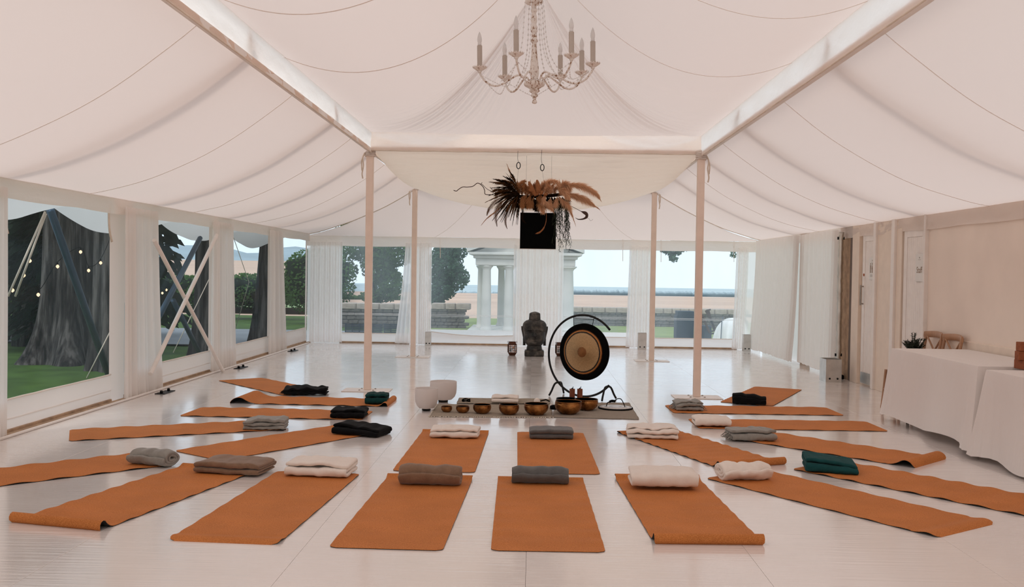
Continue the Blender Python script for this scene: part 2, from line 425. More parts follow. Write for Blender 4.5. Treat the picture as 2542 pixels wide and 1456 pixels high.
# end wall
wb = empty('wall_back'); tag(wb, 'end tent wall with four clear windows', kind='structure')
bp = [(-3.92, -2.50), (-2.12, -.36), (.55, 1.96), (2.38, 4.12)]
SB = .20
xs = [-4.6]+[v for p in bp for v in p]+[4.6]
for k in range(0, len(xs), 2):
    quady(MB(), YB, xs[k], xs[k+1], 0, ZE).build('wall_strip', M['sheer'], wb)
for i, (a, b) in enumerate(bp):
    wn = empty('window_%d' % (i+5)); tag(wn, 'clear film window in the end wall, %s from the left' % ['first', 'second', 'third', 'fourth'][i], kind='structure')
    quady(MB(), YB, a, b, SB-.02, ZE).build('pane', M['pane_back'], wn)
    sagk = .09 if i == 1 else .0
    def sk(u, v, a=a, b=b):
        top = SB+.06*(i == 1)*(1-u)-sagk*math.sin(PI*u)*.5
        return (lerp(a, b, u), YB-.012-.02*math.sin(PI*v)*(1+2*(i == 1))-.006*nz(u*7+a, v*3), lerp(.03, top, v))
    MB().grid(sk, 30, 8).build('skirt', M['wallfab'], wn)
    MB().tube([(lerp(a, b, k/12), YB-.02, SB+.06*(i == 1)*(1-k/12)-sagk*.5*math.sin(PI*k/12)) for k in range(13)], .009, 6).build('hem', M['valance'], wn)
    for z in (.60, .575):
        MB().tube([(a, YB-.004, z), (b, YB-.004, z)], .004, 6).build('welded_join', M['sheer'], wn)
    MB().box(a, b, YB-.05, YB+.02, 0, .03).build('ground_rail', M['twood'], wn, smooth=False, bevel=.004)
# front (behind the camera)
wf = quady(MB(), YF, XL, XR, 0, 3.4).build('wall_front', M['wallfab']); tag(wf, 'fabric wall behind the camera', kind='structure')
# right wall: fabric behind curtains, timber fronted doors, lined wall
wr = empty('wall_right'); tag(wr, 'right wall lined with cream cloth beside two plank doors', kind='structure')
quadx(MB(), XR+.06, 14.05, YB, 0, ZE+.05).build('wall_panel', M['wallfab'], wr)
def lin(u, v): return (XR-.006-.008*nz(u*14, v*3), lerp(YF, 11.31, u), lerp(.0, ZE+.05, v))
MB().grid(lin, 60, 12).build('wall_liner', plain('cream_wall_liner', (.90, .77, .67), .85, var=.05, nscale=2, bump=.2, bscale=9), wr)
MB().box(XR-.035, XR, YF, 10.6, .70, .83).build('dado_rail', M['cream_paint'], wr, smooth=False, bevel=.006)
MB().box(XR+.02, XR+.08, 11.25, 14.05, -.02, ZE+.2).build('door_backing', M['cream_paint'], wr, smooth=False)
Y = lambda u: atx(u, 760, XR)[1]
MB().box(XR-.01, XR+.055, 13.98, 14.42, 0, ZE+.1).build('corner_board', M['twood'], wr, smooth=False)
MB().box(XR-.0, XR+.055, 16.15, 16.55, 0, ZE+.1).build('wall_stud', M['twood'], wr, smooth=False)
MB().box(XR-.03, XR+.02, Y(2222), Y(2178), 0, ZE).build('infill_panel', M['cream_paint'], wr, smooth=False, bevel=.003)
for a, b, m_, dx in ((2118, 2135, 'cream_paint', .03), (2175, 2181, 'white_paint', .06), (2220, 2228, 'white_paint', .06), (2228, 2241, 'cream_paint', .03), (2299, 2303, 'white_paint', .05), (2111, 2117, 'gap', .02)):
    MB().box(XR-dx, XR+.02, Y(b), Y(a), 0, ZE).build('door_jamb', M[m_], wr, smooth=False, bevel=.004)
def door(n, y0, y1, label):
    d = empty('door_%d' % n, (XR, y0, 0)); tag(d, label, kind='structure')
    wdt = y1-y0
    # frame (stiles, rails) and single tongue and groove planks
    f = MB().box(-.012, .01, .0, .10, 0.02, 2.10); f.box(-.012, .01, wdt-.10, wdt, .02, 2.10); f.box(-.012, .01, .1, wdt-.1, 1.98, 2.10)
    f.build('door_frame', M['white_paint'], d, smooth=False, bevel=.003)
    k = 8; pw = (wdt-.2)/k
    for i in range(k):
        MB().cbox(-.006, .01, .1+i*pw+.001, .1+(i+1)*pw-.001, .02, 1.98, .003).build('plank', M['white_paint'], d, smooth=False)
    return d, wdt
d1, w1 = door(1, Y(2175)+.02, Y(2141), 'white plank door with pull handle, kick plate and toilet sign')
d2, w2 = door(2, Y(2299)+.02, Y(2243), 'white plank door with a staff sign')
hd = MB(); hd.tube([(-.05, w1-.06, 1.10), (-.05, w1-.06, 1.38)], .012, 8); hd.tube([(-.05, w1-.06, 1.12), (-.01, w1-.06, 1.12)], .010, 8); hd.tube([(-.05, w1-.06, 1.36), (-.01, w1-.06, 1.36)], .010, 8)
h = hd.build('pull_handle', M['dsteel'], d1, sharp=40); h['label'] = 'dull steel pull handle'
MB().box(-.016, -.011, .02, w1-.02, .03, .18).build('kick_plate', M['steel'], d1, smooth=False)
MB().lathe([(0, 0), (.02, 0), (.018, .008), (0, .01)], 16).build('lock', plain('copper_lock', (.35, .09, .03), .4, .8), d1, loc=(-.012, w1-.07, 1.52)).rotation_euler = (0, -PI/2, 0)
def text_mesh(s, size, name):
    cu = bpy.data.curves.new(name, 'FONT'); cu.body = s; cu.size = size; cu.align_x = 'CENTER'; cu.align_y = 'CENTER'; cu.extrude = .0006; cu.resolution_u = 3
    o = bpy.data.objects.new(name, cu); col.objects.link(o); dg = bpy.context.evaluated_depsgraph_get()
    me = bpy.data.meshes.new_from_object(o.evaluated_get(dg)); bpy.data.objects.remove(o); return me
M['sign'] = plain('white_sign_board', (.80, .76, .71), .4, var=.02)
M['ink'] = plain('bronze_ink', (.22, .12, .05), .6)
M['ink2'] = plain('grey_ink', (.42, .37, .32), .6)
SR = Matrix(((0, 0, -1), (-1, 0, 0), (0, 1, 0))).to_euler()      # local x -> -y, local y -> z, facing -x
def sign(name, label, px, py, sw, sh):
    p = atx(px, py, XR-.02)
    s = empty(name, p); tag(s, label, 'sign'); s.rotation_euler = SR
    MB().cbox(-sw/2, sw/2, -sh/2, sh/2, -.006, .004, .002).build('board', M['sign'], s, smooth=False)
    lg = MB(); lg.tube([(-.012, sh*.36, .005), (0, sh*.33, .005), (.012, sh*.36, .005), (0, sh*.385, .005)], .0022, 5, True); lg.build('emblem', M['ink2'], s)
    MB().box(-.035, .035, sh*.275, sh*.290, .004, .0052).build('rule', M['ink2'], s, smooth=False)
    return s
s1 = sign('toilet_sign', 'white toilet sign with man, woman and wheelchair symbols on the plank door', 2166, 666, .24, .30)
def person(mb, x, skirt):
    mb.lathe([(0, -.001), (.011, -.001), (.011, .001), (0, .001)], 12, (x, .062, .005))
    if skirt: mb.add([(x-.008, .046, .0055), (x+.008, .046, .0055), (x+.022, -.012, .0055), (x-.022, -.012, .0055)], [(0, 1, 2, 3)])
    else: mb.box(x-.014, x+.014, -.008, .046, .004, .0055)
    mb.box(x-.012, x-.002, -.06, -.008, .004, .0055); mb.box(x+.002, x+.012, -.06, -.008, .004, .0055)
pg = MB(); person(pg, -.065, False); pg.build('man_symbol', M['ink'], s1, smooth=False)
pg = MB(); person(pg, 0, True); pg.build('woman_symbol', M['ink'], s1, smooth=False)
pg = MB(); pg.lathe([(0, -.001), (.010, -.001), (.010, .001), (0, .001)], 12, (.062, .062, .005))
pg.tube([(.062, .048, .005), (.064, .005, .005), (.088, .002, .005), (.094, -.04, .005)], .005, 6)
pg.tube([(.070+.028*math.cos(a), -.024+.028*math.sin(a), .005) for a in [PI*.7+k*PI*1.2/10 for k in range(11)]], .004, 6)
pg.build('wheelchair_symbol', M['ink'], s1)
for k, z in enumerate((-.088, -.104)): MB().box(-.075, .075, z-.004, z+.004, .004, .0052).build('rule', M['ink2'], s1, smooth=False)
s2 = sign('staff_sign', 'white sign reading Staff on the plank door', 2283, 664, .24, .33)
tm = text_mesh('Staff', .105, 'lettering'); tm.materials.append(M['ink'])
lt = obj_from_mesh('lettering', tm, s2, (0, -.03, .0045)); lt.scale.x = .9; lt['label'] = 'bronze word Staff'
# ============================================================ POSTS
for (px, v, lab) in ((912, 968, 'cream square tent post nearest the camera on the left'), (1729, 985, 'cream square tent post nearest the camera on the right'),
                     (1025, 885, 'cream square tent post farther back on the left'), (1617, 895, 'cream square tent post farther back on the right')):
    p = atz(px, v); p.z = 0; far = p.y > 14
    t = empty('tent_post', p); tag(t, lab, 'post', 'four tent posts')
    MB().cbox(-.042, .042, -.042, .042, .008, 2.90, .006).build('shaft', M['post'], t, smooth=False)
    MB().cbox(-.29, .29, -.19, .16, 0, .008, .003).build('base_plate', M['white_paint'], t, smooth=False)
    for sx in (-1, 1):
        for sy in (-1, 1): MB().lathe([(.012, 0), (.012, .006), (.004, .009)], 6, (sx*.085, sy*.085, .008)).build('bolt', M['dsteel'], t)
    k = MB()
    for q in range(5):                                    # knotted cloth round the post head
        k.tube([(.056*math.cos(a)*(1+.12*nz(a*2, q)), .056*math.sin(a)*(1+.12*nz(a, q, 3)), 2.885+.022*q+.012*nz(a*1.5, q, 7)) for a in [j*2*PI/20 for j in range(20)]], .013, 6, True)
    k.build('cloth_tie', M['valance'], t)
    tl = MB(); sx = 1 if px > 1271 else -1
    tl.tube(catmull([(sx*.06, -.03, 2.92), (sx*.085, -.04, 2.85), (sx*.075, -.04, 2.76), (sx*.09, -.04, 2.66), (sx*.08, -.04, 2.60)]), .009, 6)
    tl.tube(catmull([(sx*.06, -.02, 2.92), (sx*.10, -.02, 2.82), (sx*.095, -.03, 2.70)]), .008, 6)
    tl.build('hanging_cord', M['rope_w'], t)

# ============================================================ CURTAINS
def curtain(label, p0, p1, zt, zb, folds, amp, side_, top=None, bot=None, seed=0, mat='sheer', rag=.01, group='sheer curtains along the walls', flare=0.0):
    """p0,p1: floor points of the two edges; top/bot: (a,b) shifts of both edges along the run"""
    p0 = Vector((*p0, 0)); p1 = Vector((*p1, 0)); d = (p1-p0); L = d.length; d /= L; n = Vector(side_)
    mid = (p0+p1)/2
    ta, tb = top or (0, 0); ba, bb = bot or (0, 0)
    def fn(u, v):
        a = lerp(ta, ba, v**1.3); b = L+lerp(tb, bb, v**1.3)
        uu = u+.012*nz(u*7+seed, v*1.5, 2)
        s = lerp(a, b, uu)
        ph = 2*PI*folds*u+.9*nz(u*folds*.3+seed, v*.35)
        o = amp*(.55+.45*v)*math.sin(ph)+amp*.5*math.sin(ph*.47+seed)+amp*.25*nz(u*folds*.8+seed, v*1.2, 6)+flare*v*v
        z = lerp(zt, zb+rag*nz(u*5+seed, 3)+rag*.5*math.sin(ph), v)
        q = p0+d*s+n*o-mid
        return (q.x, q.y, z)
    o = MB().grid(fn, int(folds*10), 16).build('curtain', M[mat], loc=mid)
    tag(o, label, 'curtain', group); return o
xi = XL+.10
cy_ = lambda u: (xi, atx(u, 760, xi)[1])
curtain('sheer white curtain at the left edge beside the nearest window', (xi, 7.3), cy_(19), ZE-.1, .012, 8, .03, (1, 0, 0), seed=1, mat='sheer3')
curtain('gathered sheer curtain between the first and second left windows', cy_(310), cy_(396), ZE-.1, .012, 9, .030, (1, 0, 0), top=(-.02, -.08), bot=(.0, .10), seed=2, mat='sheer3')
curtain('gathered sheer curtain behind the crossed poles, left wall', cy_(527), cy_(578), ZE-.1, .012, 8, .030, (1, 0, 0), top=(0, -.05), bot=(.0, .10), seed=3, mat='sheer3')
curtain('gathered sheer curtain between the third and fourth left windows', cy_(670), cy_(708), ZE-.1, .012, 7, .030, (1, 0, 0), bot=(.0, .12), top=(0, -.15), seed=4, mat='sheer3')
yi = YB-.12
curtain('wide pleated sheer curtain in the far left corner', (-4.52, yi), (-3.86, yi), ZE-.2, .012, 12, .03, (0, -1, 0), seed=5)
curtain('sheer curtain pulled slanting, right of the first end window', (-2.62, yi), (-2.25, yi), ZE-.2, .012, 6, .025, (0, -1, 0), top=(.03, .0), bot=(-.16, .05), seed=6)
curtain('straight sheer curtain left of the temple window', (-2.29, yi-.13), (-2.04, yi-.13), ZE-.2, .012, 6, .03, (0, -1, 0), seed=7)
curtain('broad sheer curtain in the middle of the end wall behind the statue', (-.40, yi), (.60, yi), ZE-.2, .012, 15, .03, (0, -1, 0), seed=8)
curtain('sheer curtain between the third and fourth end windows', (1.92, yi), (2.44, yi), ZE-.2, .012, 9, .03, (0, -1, 0), bot=(-.05, .02), seed=9)
curtain('narrow sheer curtain in the far right corner', (4.06, yi), (4.30, yi), ZE-.2, .012, 5, .03, (0, -1, 0), bot=(-.06, -.06), seed=10)
def pl(u, x): return atx(u, 760, x)[1]
curtain('long pleated white curtain on the right wall nearer the corner', (4.40, 19.20), (4.46, 16.36), ZE-.06, .05, 26, .022, (-1, 0, 0), seed=11, mat='sheer2', rag=.03, flare=.10)
curtain('pleated white curtain on the right wall beside the silver pipe', (4.46, 16.22), (4.46, 14.25), ZE-.06, .05, 17, .025, (-1, 0, 0), seed=12, mat='sheer2', rag=.03, flare=.02, bot=(.05, .0))
# ============================================================ crossed poles, silver duct pipe, post covers
a, b = atx(393, 615, -4.44), atx(548, 910, -4.40); c, d = atx(529, 583, -4.44), atx(400, 850, -4.44)
for (p, q), lab, xo in (((a, b), 'white bracing pole leaning down to the right across the second left window', 0), ((d, c), 'white bracing pole leaning down to the left across the second left window', .05)):
    if p == a: q = q+(q-p)*((q.z-.02)/(p.z-q.z)); p = p+(p-q).normalized()*.15
    else: p = p+(p-q).normalized()*.55
    o = MB().tube([p+Vector((xo, 0, 0)), q+Vector((xo, 0, 0))], .026, 12).build('bracing_pole', M['white_paint'], sharp=50); tag(o, lab, 'pole', 'crossed bracing poles')
pp = atz(2102, 944); t = empty('silver_pipe', (4.47, 14.14, 0)); tag(t, 'lumpy silver foil pipe standing between curtain and door', 'pipe')
MB().tube([(.012*nz(k*.3, 1), .012*nz(k*.3, 7), .04+k*.05) for k in range(43)], [.036+.008*nz(k*.9, 3)+.004*(k % 2) for k in range(43)], 10).build('pipe', plain('silver_foil', (.62, .58, .52), .35, .9, bump=.6, bscale=30), t)
for z in (.35, 2.05): MB().box(-.05, .05, -.012, .012, z-.02, z+.02).build('bracket', M['blackmetal'], t, smooth=False)
MB().cbox(-.07, .07, -.07, .07, 0, .06, .008).build('foot', M['black'], t, smooth=False)
for (u0, u1, vt, vb, lab, dp) in ((1063, 1078, 824, 852, 'steel post cover box left of the temple window', .12), (1577, 1597, 826, 862, 'steel post cover box right of the gong by the third end window', .12),
                              (1834, 1851, 830, 867, 'steel post cover box in the far right corner', .12), (2053, 2090, 890, 946, 'open topped steel post cover box by the silver pipe', .30)):
    p = atz((u0+u1)/2, vb); q = atz(u1, vb); wd = abs(q.x-atz(u0, vb).x); p.y = min(p.y, 19.0)
    hgt = aty((u0+u1)/2, vt, p.y).z
    if dp > .2: wd = .22; p.x -= .05; p.y -= .12
    t = empty('post_cover', (p.x, p.y, 0)); tag(t, lab, 'metal box', 'steel covers over the post feet')
    e = .004; bx = MB(); bx.box(-wd/2, wd/2, 0, e, 0, hgt); bx.box(-wd/2, wd/2, dp-e, dp, 0, hgt); bx.box(-wd/2, -wd/2+e, e, dp-e, 0, hgt); bx.box(wd/2-e, wd/2, e, dp-e, 0, hgt)
    bx.build('casing', M['steel'], t, smooth=False)
    MB().box(-wd/2+e, wd/2-e, e, dp-e, hgt*.75, hgt*.76).build('inner_lid', M['dsteel'], t, smooth=False)
    for k in (-1, 1): MB().lathe([(.014, 0), (.014, .004), (.006, .007)], 10).build('bolt', M['blackmetal'], t, loc=(k*wd*.25, 0, .05)).rotation_euler = (PI/2, 0, 0)
# dark footings at curtain feet on the left
for (u, v, lab) in ((735, 1003-50, ''),): pass
for (y, lab) in ((11.25, 'black peg plate under the first gathered curtain'), (14.2, 'black peg plate under the second gathered curtain'), (17.3, 'black peg plate under the third gathered curtain')):
    t = empty('peg_plate', (XL+.28, y, 0)); tag(t, lab, 'metal plate', 'peg plates along the left wall')
    MB().cbox(-.06, .06, -.17, .17, 0, .008, .003).build('plate', M['blackmetal'], t, smooth=False)
    for k in (-1, 1): MB().lathe([(.018, 0), (.018, .025), (.012, .03)], 8, (0, k*.11, .008)).build('bolt', M['blackmetal'], t)
# cloth tie tapes hanging in the windows
for (u, v0, v1, pl_, lab) in ((11, 490, 580, 'L', 'cream tie tape at the left end of the first left window'), (270, 530, 600, 'L', 'cream tie tape at the right end of the first left window'),
                             (1093, 614, 640, 'B', 'short tie tape in the temple window'), (1546, 618, 648, 'B', 'short tie tape in the third end window'), (1641, 614, 650, 'B', 'short tie tape at the left of the fourth end window'), (1822, 614, 650, 'B', 'short tie tape at the right of the fourth end window')):
    f = (lambda uu, vv: atx(uu, vv, XL+.05)) if pl_ == 'L' else (lambda uu, vv: aty(uu, vv, YB-.05))
    pts = [f(u+(8*(k/6)**4 if pl_ == 'L' else 0), lerp(v0-25, v1, k/6)) for k in range(7)]
    o = MB().tube([p-pts[0] for p in catmull(pts, 4)], .012 if pl_ == 'L' else .008, 6, flat=.35).build('tie_tape', M['rope_w'], loc=pts[0]); tag(o, lab, 'tie', 'tie tapes in the windows')
# ============================================================ YOGA MATS
ML, MW = 1.83, .61
def mat_mesh(seed, head=('flat', 0, 0, 0), foot=('flat', 0, 0, 0), wave=.004, nw=7):
    """local x from head (0) to foot (ML) along, y across; ends curl: (kind, radius, arc length)"""
    # centre line profile with curls
    N = 110; s_ = [ML*k/N for k in range(N+1)]
    def curl_angle(d, spec):           # the end arches up and bends back down to the floor, cork side out
        kind, r, ph, q = spec
        if kind == 'flat': return 0
        th = math.acos(max(-1, math.cos(ph)-q*(1-math.cos(ph)))); l2 = r*(ph+th)
        if d < l2: return -th+d/r
        return max(0, ph-(d-l2)/(r*q))
    # integrate from the middle to both ends
    prof = [None]*(N+1); mid = N//2
    x = s_[mid]; z = 0; prof[mid] = (x, z, 0)
    for rng, sg, spec in ((range(mid+1, N+1), 1, foot), (range(mid-1, -1, -1), -1, head)):
        x = s_[mid]; z = 0
        for k in rng:
            d = (ML-s_[k]) if sg > 0 else s_[k]
            an = curl_angle(d, spec); st = ML/N
            x += sg*st*math.cos(an); z += st*math.sin(an)
            prof[k] = (x, z, an*sg)
    rc = .04
    def fn(u, v):
        k = round(u*N); x, z, an = prof[k]; d = min(s_[k], ML-s_[k])
        hw = MW/2
        if d < rc: hw -= rc-math.sqrt(max(0, rc*rc-(rc-d)**2))
        y = lerp(-hw, hw, v)
        wv = wave*(.5+.5*math.sin(2*PI*nw*u+.8*nz(u*4, v*1.5, seed)+v*1.2*math.sin(seed)))*sstep(0, .12, d) if abs(an) < 1e-6 else 0
        edge = (abs(v-.5)*2)**4
        wv *= .35+.9*edge
        return Vector((x-ML/2, y, z+wv+.001))
    T = .0045
    top = MB().grid(lambda a, b: fn(a, b), N, 12); bot = MB()
    W = N+1; vs_ = top.v; nrm = []
    for j in range(13):
        for i in range(W):
            a = Vector(vs_[j*W+min(i+1, N)])-Vector(vs_[j*W+max(i-1, 0)])
            n = Vector((-a.z, 0, a.x)).normalized(); nrm.append(n)
    tv = [Vector(p)+n*T for p, n in zip(vs_, nrm)]
    return tv, [Vector(p) for p in vs_], top.f, W
def yoga_mat(key, label, cx, cy, th, seed, **kw):
    tv, bv, fs, W = mat_mesh(seed, **kw)
    t = empty('yoga_mat', (cx, cy, 0), th); tag(t, label, 'yoga mat', 'cork yoga mats set out round the bowls')
    n = len(tv); rim = [i for i in range(W)]+[j*W+W-1 for j in range(1, 13)]+[12*W+i for i in range(W-2, -1, -1)]+[j*W for j in range(11, 0, -1)]
    mid_ = [t_*.45+b_*.55 for t_, b_ in zip(tv, bv)]
    mb = MB().add(tv, fs); mb.add([tv[i] for i in rim]+[mid_[i] for i in rim], [(i, len(rim)+i, len(rim)+(i+1) % len(rim), (i+1) % len(rim)) for i in range(len(rim))])
    mb.build('cork_face', M['cork'], t)
    mb = MB().add(bv, [tuple(reversed(f)) for f in fs]); mb.add([mid_[i] for i in rim]+[bv[i] for i in rim], [(i, len(rim)+i, len(rim)+(i+1) % len(rim), (i+1) % len(rim)) for i in range(len(rim))])
    mb.build('rubber_back', M['rubber'], t)
    return t
ROLL_ = ('arch', .026, .9, 4.2)
def hump(r, ph=.35, q=3.0): return ('arch', r, ph, q)
MATS = [
 ('Lb', -3.280, 12.036, 2.303, dict(wave=.003), 'cork mat at the far left, under the shaggy black throw'),
 ('L2', -2.424, 10.709, -3.166, dict(head=('arch', .030, .8, 3.6), foot=hump(.11, .55), wave=.007), 'cork mat with both ends curled, under the small dark teal blanket'),
 ('L3', -2.582, 9.751, 3.113, dict(wave=.006), 'flat cork mat on the left, under the neat black folded blanket'),
 ('L4', -3.196, 8.664, -2.698, dict(head=hump(.05), wave=.006), 'cork mat on the left, under the layered pale grey blanket'),
 ('L5', -2.092, 8.227, -2.192, dict(wave=.003), 'cork mat on the left, under the wedge shaped black blanket'),
 ('L6', -3.545, 6.724, -2.396, dict(head=hump(.05), wave=.007), 'cork mat cut off by the left edge, under the rolled grey blanket'),
 ('F1', -2.494, 6.18, -1.808, dict(head=hump(.045, .5, 2.5), foot=ROLL_, wave=.005, nw=9), 'cork mat at front left with its near end rolled up'),
 ('F2', -1.596, 6.031, -1.633, dict(foot=hump(.10, .25), wave=.003), 'flat cork mat in the front row, second from the left'),
 ('F3', -0.739, 5.978, -1.597, dict(head=hump(.04, .6, 2.5), wave=.003), 'cork mat in the front row, under the rolled brown blanket'),
 ('F4', 0.087, 5.997, -1.555, dict(head=hump(.045, .45, 2.5), wave=.005, nw=9), 'cork mat in the front row, under the rolled charcoal blanket'),
 ('F5', 0.955, 6.122, -1.528, dict(head=hump(.042, .65, 2.5), foot=ROLL_, wave=.004, nw=9), 'cork mat in the front row with a rolled near end, under the big white blanket'),
 ('r2l', -0.704, 7.972, -1.582, dict(head=hump(.04, .5, 2.5), wave=.003), 'cork mat in the second row, under the white blanket'),
 ('r2r', 0.194, 7.983, -1.553, dict(wave=.003), 'cork mat in the second row, under the folded grey blanket'),
 ('R1', 2.053, 6.442, -0.954, dict(foot=hump(.12, .25), wave=.004), 'long cork mat at front right, under the twisted white blanket'),
 ('R2', 2.823, 6.897, -0.879, dict(wave=.008, nw=8), 'rippled cork mat cut off by the right edge, under the teal blanket'),
 ('R3', 2.595, 8.389, -0.796, dict(head=('arch', .03, .8, 4.0), foot=hump(.07, .6), wave=.006), 'cork mat on the right with curled ends, under the grey brown blanket with a tassel'),
 ('R4', 1.416, 8.264, -1.185, dict(foot=ROLL_, head=hump(.10, .3), wave=.006, nw=12), 'cork mat right of centre with its near end rolled up'),
 ('R5', 2.531, 9.619, 0.021, dict(wave=.003), 'flat cork mat on the right, under the cream blanket with a rounded fold'),
 ('R6', 2.431, 10.633, 0.025, dict(wave=.004), 'cork mat on the right, under the small fringed grey blanket'),
 ('Rb', 2.872, 11.967, 1.124, dict(wave=.003, nw=16), 'cork mat at the far right, under the rolled black blanket'),
]
MP = {}
for i, (k, cx, cy, th, kw, lab) in enumerate(MATS):
    MP[k] = (cx, cy, th); yoga_mat(k, lab, cx, cy, th, i*1.7, **kw)
# ============================================================ BLANKETS
def fold_path(n, a, h, seed, lead=0.0):
    """zigzag fold: n layers of length a piled to height h, seen from the side"""
    t = h/n; pts = []
    for k in range(n):
        o = .012*nz(k*1.7, seed, 2); x0, x1 = -a/2+o, a/2+o*.5
        z = t*(k+.5); seq = [(lerp(x0, x1, j/10), z) for j in range(11)]
        if k % 2: seq.reverse()
        pts += seq
        if k < n-1:
            s = 1 if k % 2 == 0 else -1; ex = (x1 if s > 0 else x0)
            pts += [(ex+s*t*.5*math.sin(PI*j/5), z+t*(.5-.5*math.cos(PI*j/5))) for j in range(1, 5)]
    return pts, t
def roll_path(turns, r, h, squash):
    pts = []; N = int(turns*22)
    for k in range(N+1):
        a = k/N*turns*2*PI; q = r*(.18+.82*k/N)
        pts.append((q*math.cos(a+PI*.9), q*math.sin(a+PI*.9)*squash+r*squash))
    return pts, r*.82/turns*.95
def blanket(label, u, v, th, across, along, h, mat, kind='fold', n=4, seed=0, rough=1.0, fringe=False, taper=0.0, dz=.010, grp='blankets on the mats', shift=0.0, spread=.0):
    """u,v: pixel of the middle of its front foot; th: direction of the width axis"""
    p = atz(u, v, dz)
    e = Vector((math.cos(th), math.sin(th), 0)); f = Vector((-e.y, e.x, 0))
    # f points away from the camera
    if f.dot(Vector((p.x, p.y, 0))) < 0: f = -f; 
    half = along/2+.01
    cen = p+f*half
    t = empty('blanket', (cen.x, cen.y, dz), 0); tag(t, label, 'blanket', grp)
    if kind == 'fold': path, tl = fold_path(n, along, h, seed)
    else: path, tl = roll_path(2.6, along/2, h, h/along)
    nv = 26; NP = len(path)
    def fn(a, b):
        k = round(a*(NP-1)); x, z = path[k]
        wv = b*2-1
        rr = 1-.25*max(0, abs(wv)-.9)
        zz = z*(1-taper*(.5+.5*wv))
        lay = z/h
        jit = rough*(.016*nz(wv*2.2+seed, x*4, lay*1.5)*lay+.006*nz(wv*6, x*9, seed+lay*3))
        zz = max(.003, zz*(1-.18*abs(wv)**6*lay)+jit)
        xx = x+rough*.014*nz(wv*1.7, lay*3, seed+5)+spread*(1-lay)*x
        ww = wv*across/2*(1+.03*rough*nz(lay*4, x*3, seed+9))
        q = e*ww-f*xx
        return (q.x, q.y, zz)
    MB().grid(fn, NP-1, nv).build('cloth', M[mat], t, solid=min(tl*.82, .03), sub=1)
    if fringe:
        mb = MB()
        for k in range(26):
            x = lerp(-along/2, along/2, random.random()); s = random.choice((-1, 1)) if fringe == 2 else -1
            q = e*(s*across/2)-f*x; z = random.uniform(.004, h*.6)
            q2 = q+e*(s*random.uniform(.02, .05))+f*random.uniform(-.01, .01)
            mb.tube([(q.x, q.y, z), ((q.x+q2.x)/2, (q.y+q2.y)/2, z*.7+.002), (q2.x, q2.y, max(.003, z*.3))], .003, 5)
        mb.build('fringe', M[mat], t)['kind'] = 'stuff'
    return t
def dirm(k, add=0.0): return MP[k][2]+add
A = PI/2
blanket('shaggy black throw with a ragged fringe on the far left mat', 757, 980, .12, .50, .26, .09, 'w_black', n=4, seed=1, rough=2.4, fringe=1)
blanket('small dark teal folded blanket near the left post', 933, 1003, .05, .24, .24, .115, 'w_dteal', n=3, seed=2, rough=.8)
blanket('neat black folded blanket on the left', 862, 1038, .03, .34, .28, .085, 'w_black', n=3, seed=3, rough=1.2)
blanket('pale grey blanket folded in many thin layers on the left', 655, 1066, .10, .37, .26, .095, 'w_grey', n=6, seed=4, rough=1.5, spread=.1)
blanket('wedge shaped black blanket on the left', 880, 1080, -.30, .46, .26, .10, 'w_black', n=3, seed=5, rough=1.2, taper=.45)
blanket('rolled grey blanket near the left edge', 358, 1156, -.30, .34, .19, .11, 'w_grey', kind='roll', seed=6)
blanket('brown folded blanket at front left', 560, 1177, -.16, .50, .28, .085, 'w_taupe', n=4, seed=7, rough=1.1)
blanket('cream white folded blanket on the second mat of the front row', 783, 1183, -.08, .46, .28, .10, 'w_white', n=3, seed=8, rough=1.3)
blanket('thick brown rolled blanket in the front row', 1064, 1207, -.03, .43, .19, .135, 'w_taupe', kind='roll', seed=9, rough=1.3)
blanket('charcoal rolled blanket in the middle of the front row', 1341, 1203, .0, .40, .17, .115, 'w_char', kind='roll', seed=10)
blanket('large cream white blanket with a flat front fold in the front row', 1650, 1215, .0, .46, .24, .14, 'w_white', n=2, seed=11, rough=1.2)
blanket('cream white blanket on the left mat of the second row', 1126, 1087, -.03, .43, .24, .085, 'w_white', n=3, seed=12, rough=1.2)
blanket('grey blanket folded in flat layers on the right mat of the second row', 1369, 1089, .02, .39, .22, .085, 'w_char', n=4, seed=13, rough=.6)
blanket('twisted cream white blanket at front right', 1862, 1194, .20, .37, .22, .12, 'w_white', kind='roll', seed=14, rough=2.0)
blanket('teal folded blanket sloping to one side on the right', 2065, 1174, -.18, .38, .30, .115, 'w_teal', n=3, seed=15, taper=.45, rough=.9)
blanket('grey brown blanket with a loose tassel on the right', 1874, 1094, .10, .40, .22, .10, 'w_grey', n=3, seed=16, rough=1.4, fringe=1)
blanket('cream white blanket of loose layers right of the centre', 1620, 1088, -.08, .46, .28, .10, 'w_white', n=5, seed=17, rough=1.6, spread=.15)
blanket('cream blanket with a rounded left fold on the right', 1770, 1059, -.03, .35, .26, .095, 'w_white', n=2, seed=18, rough=1.0)
blanket('small grey fringed blanket by the right post', 1713, 1019, .05, .29, .24, .10, 'w_grey', n=5, seed=19, rough=1.4, fringe=2)
blanket('black rolled blanket on the far right mat', 1860, 1004, -.20, .38, .22, .13, 'w_black', kind='roll', seed=20, rough=1.4, taper=.3)
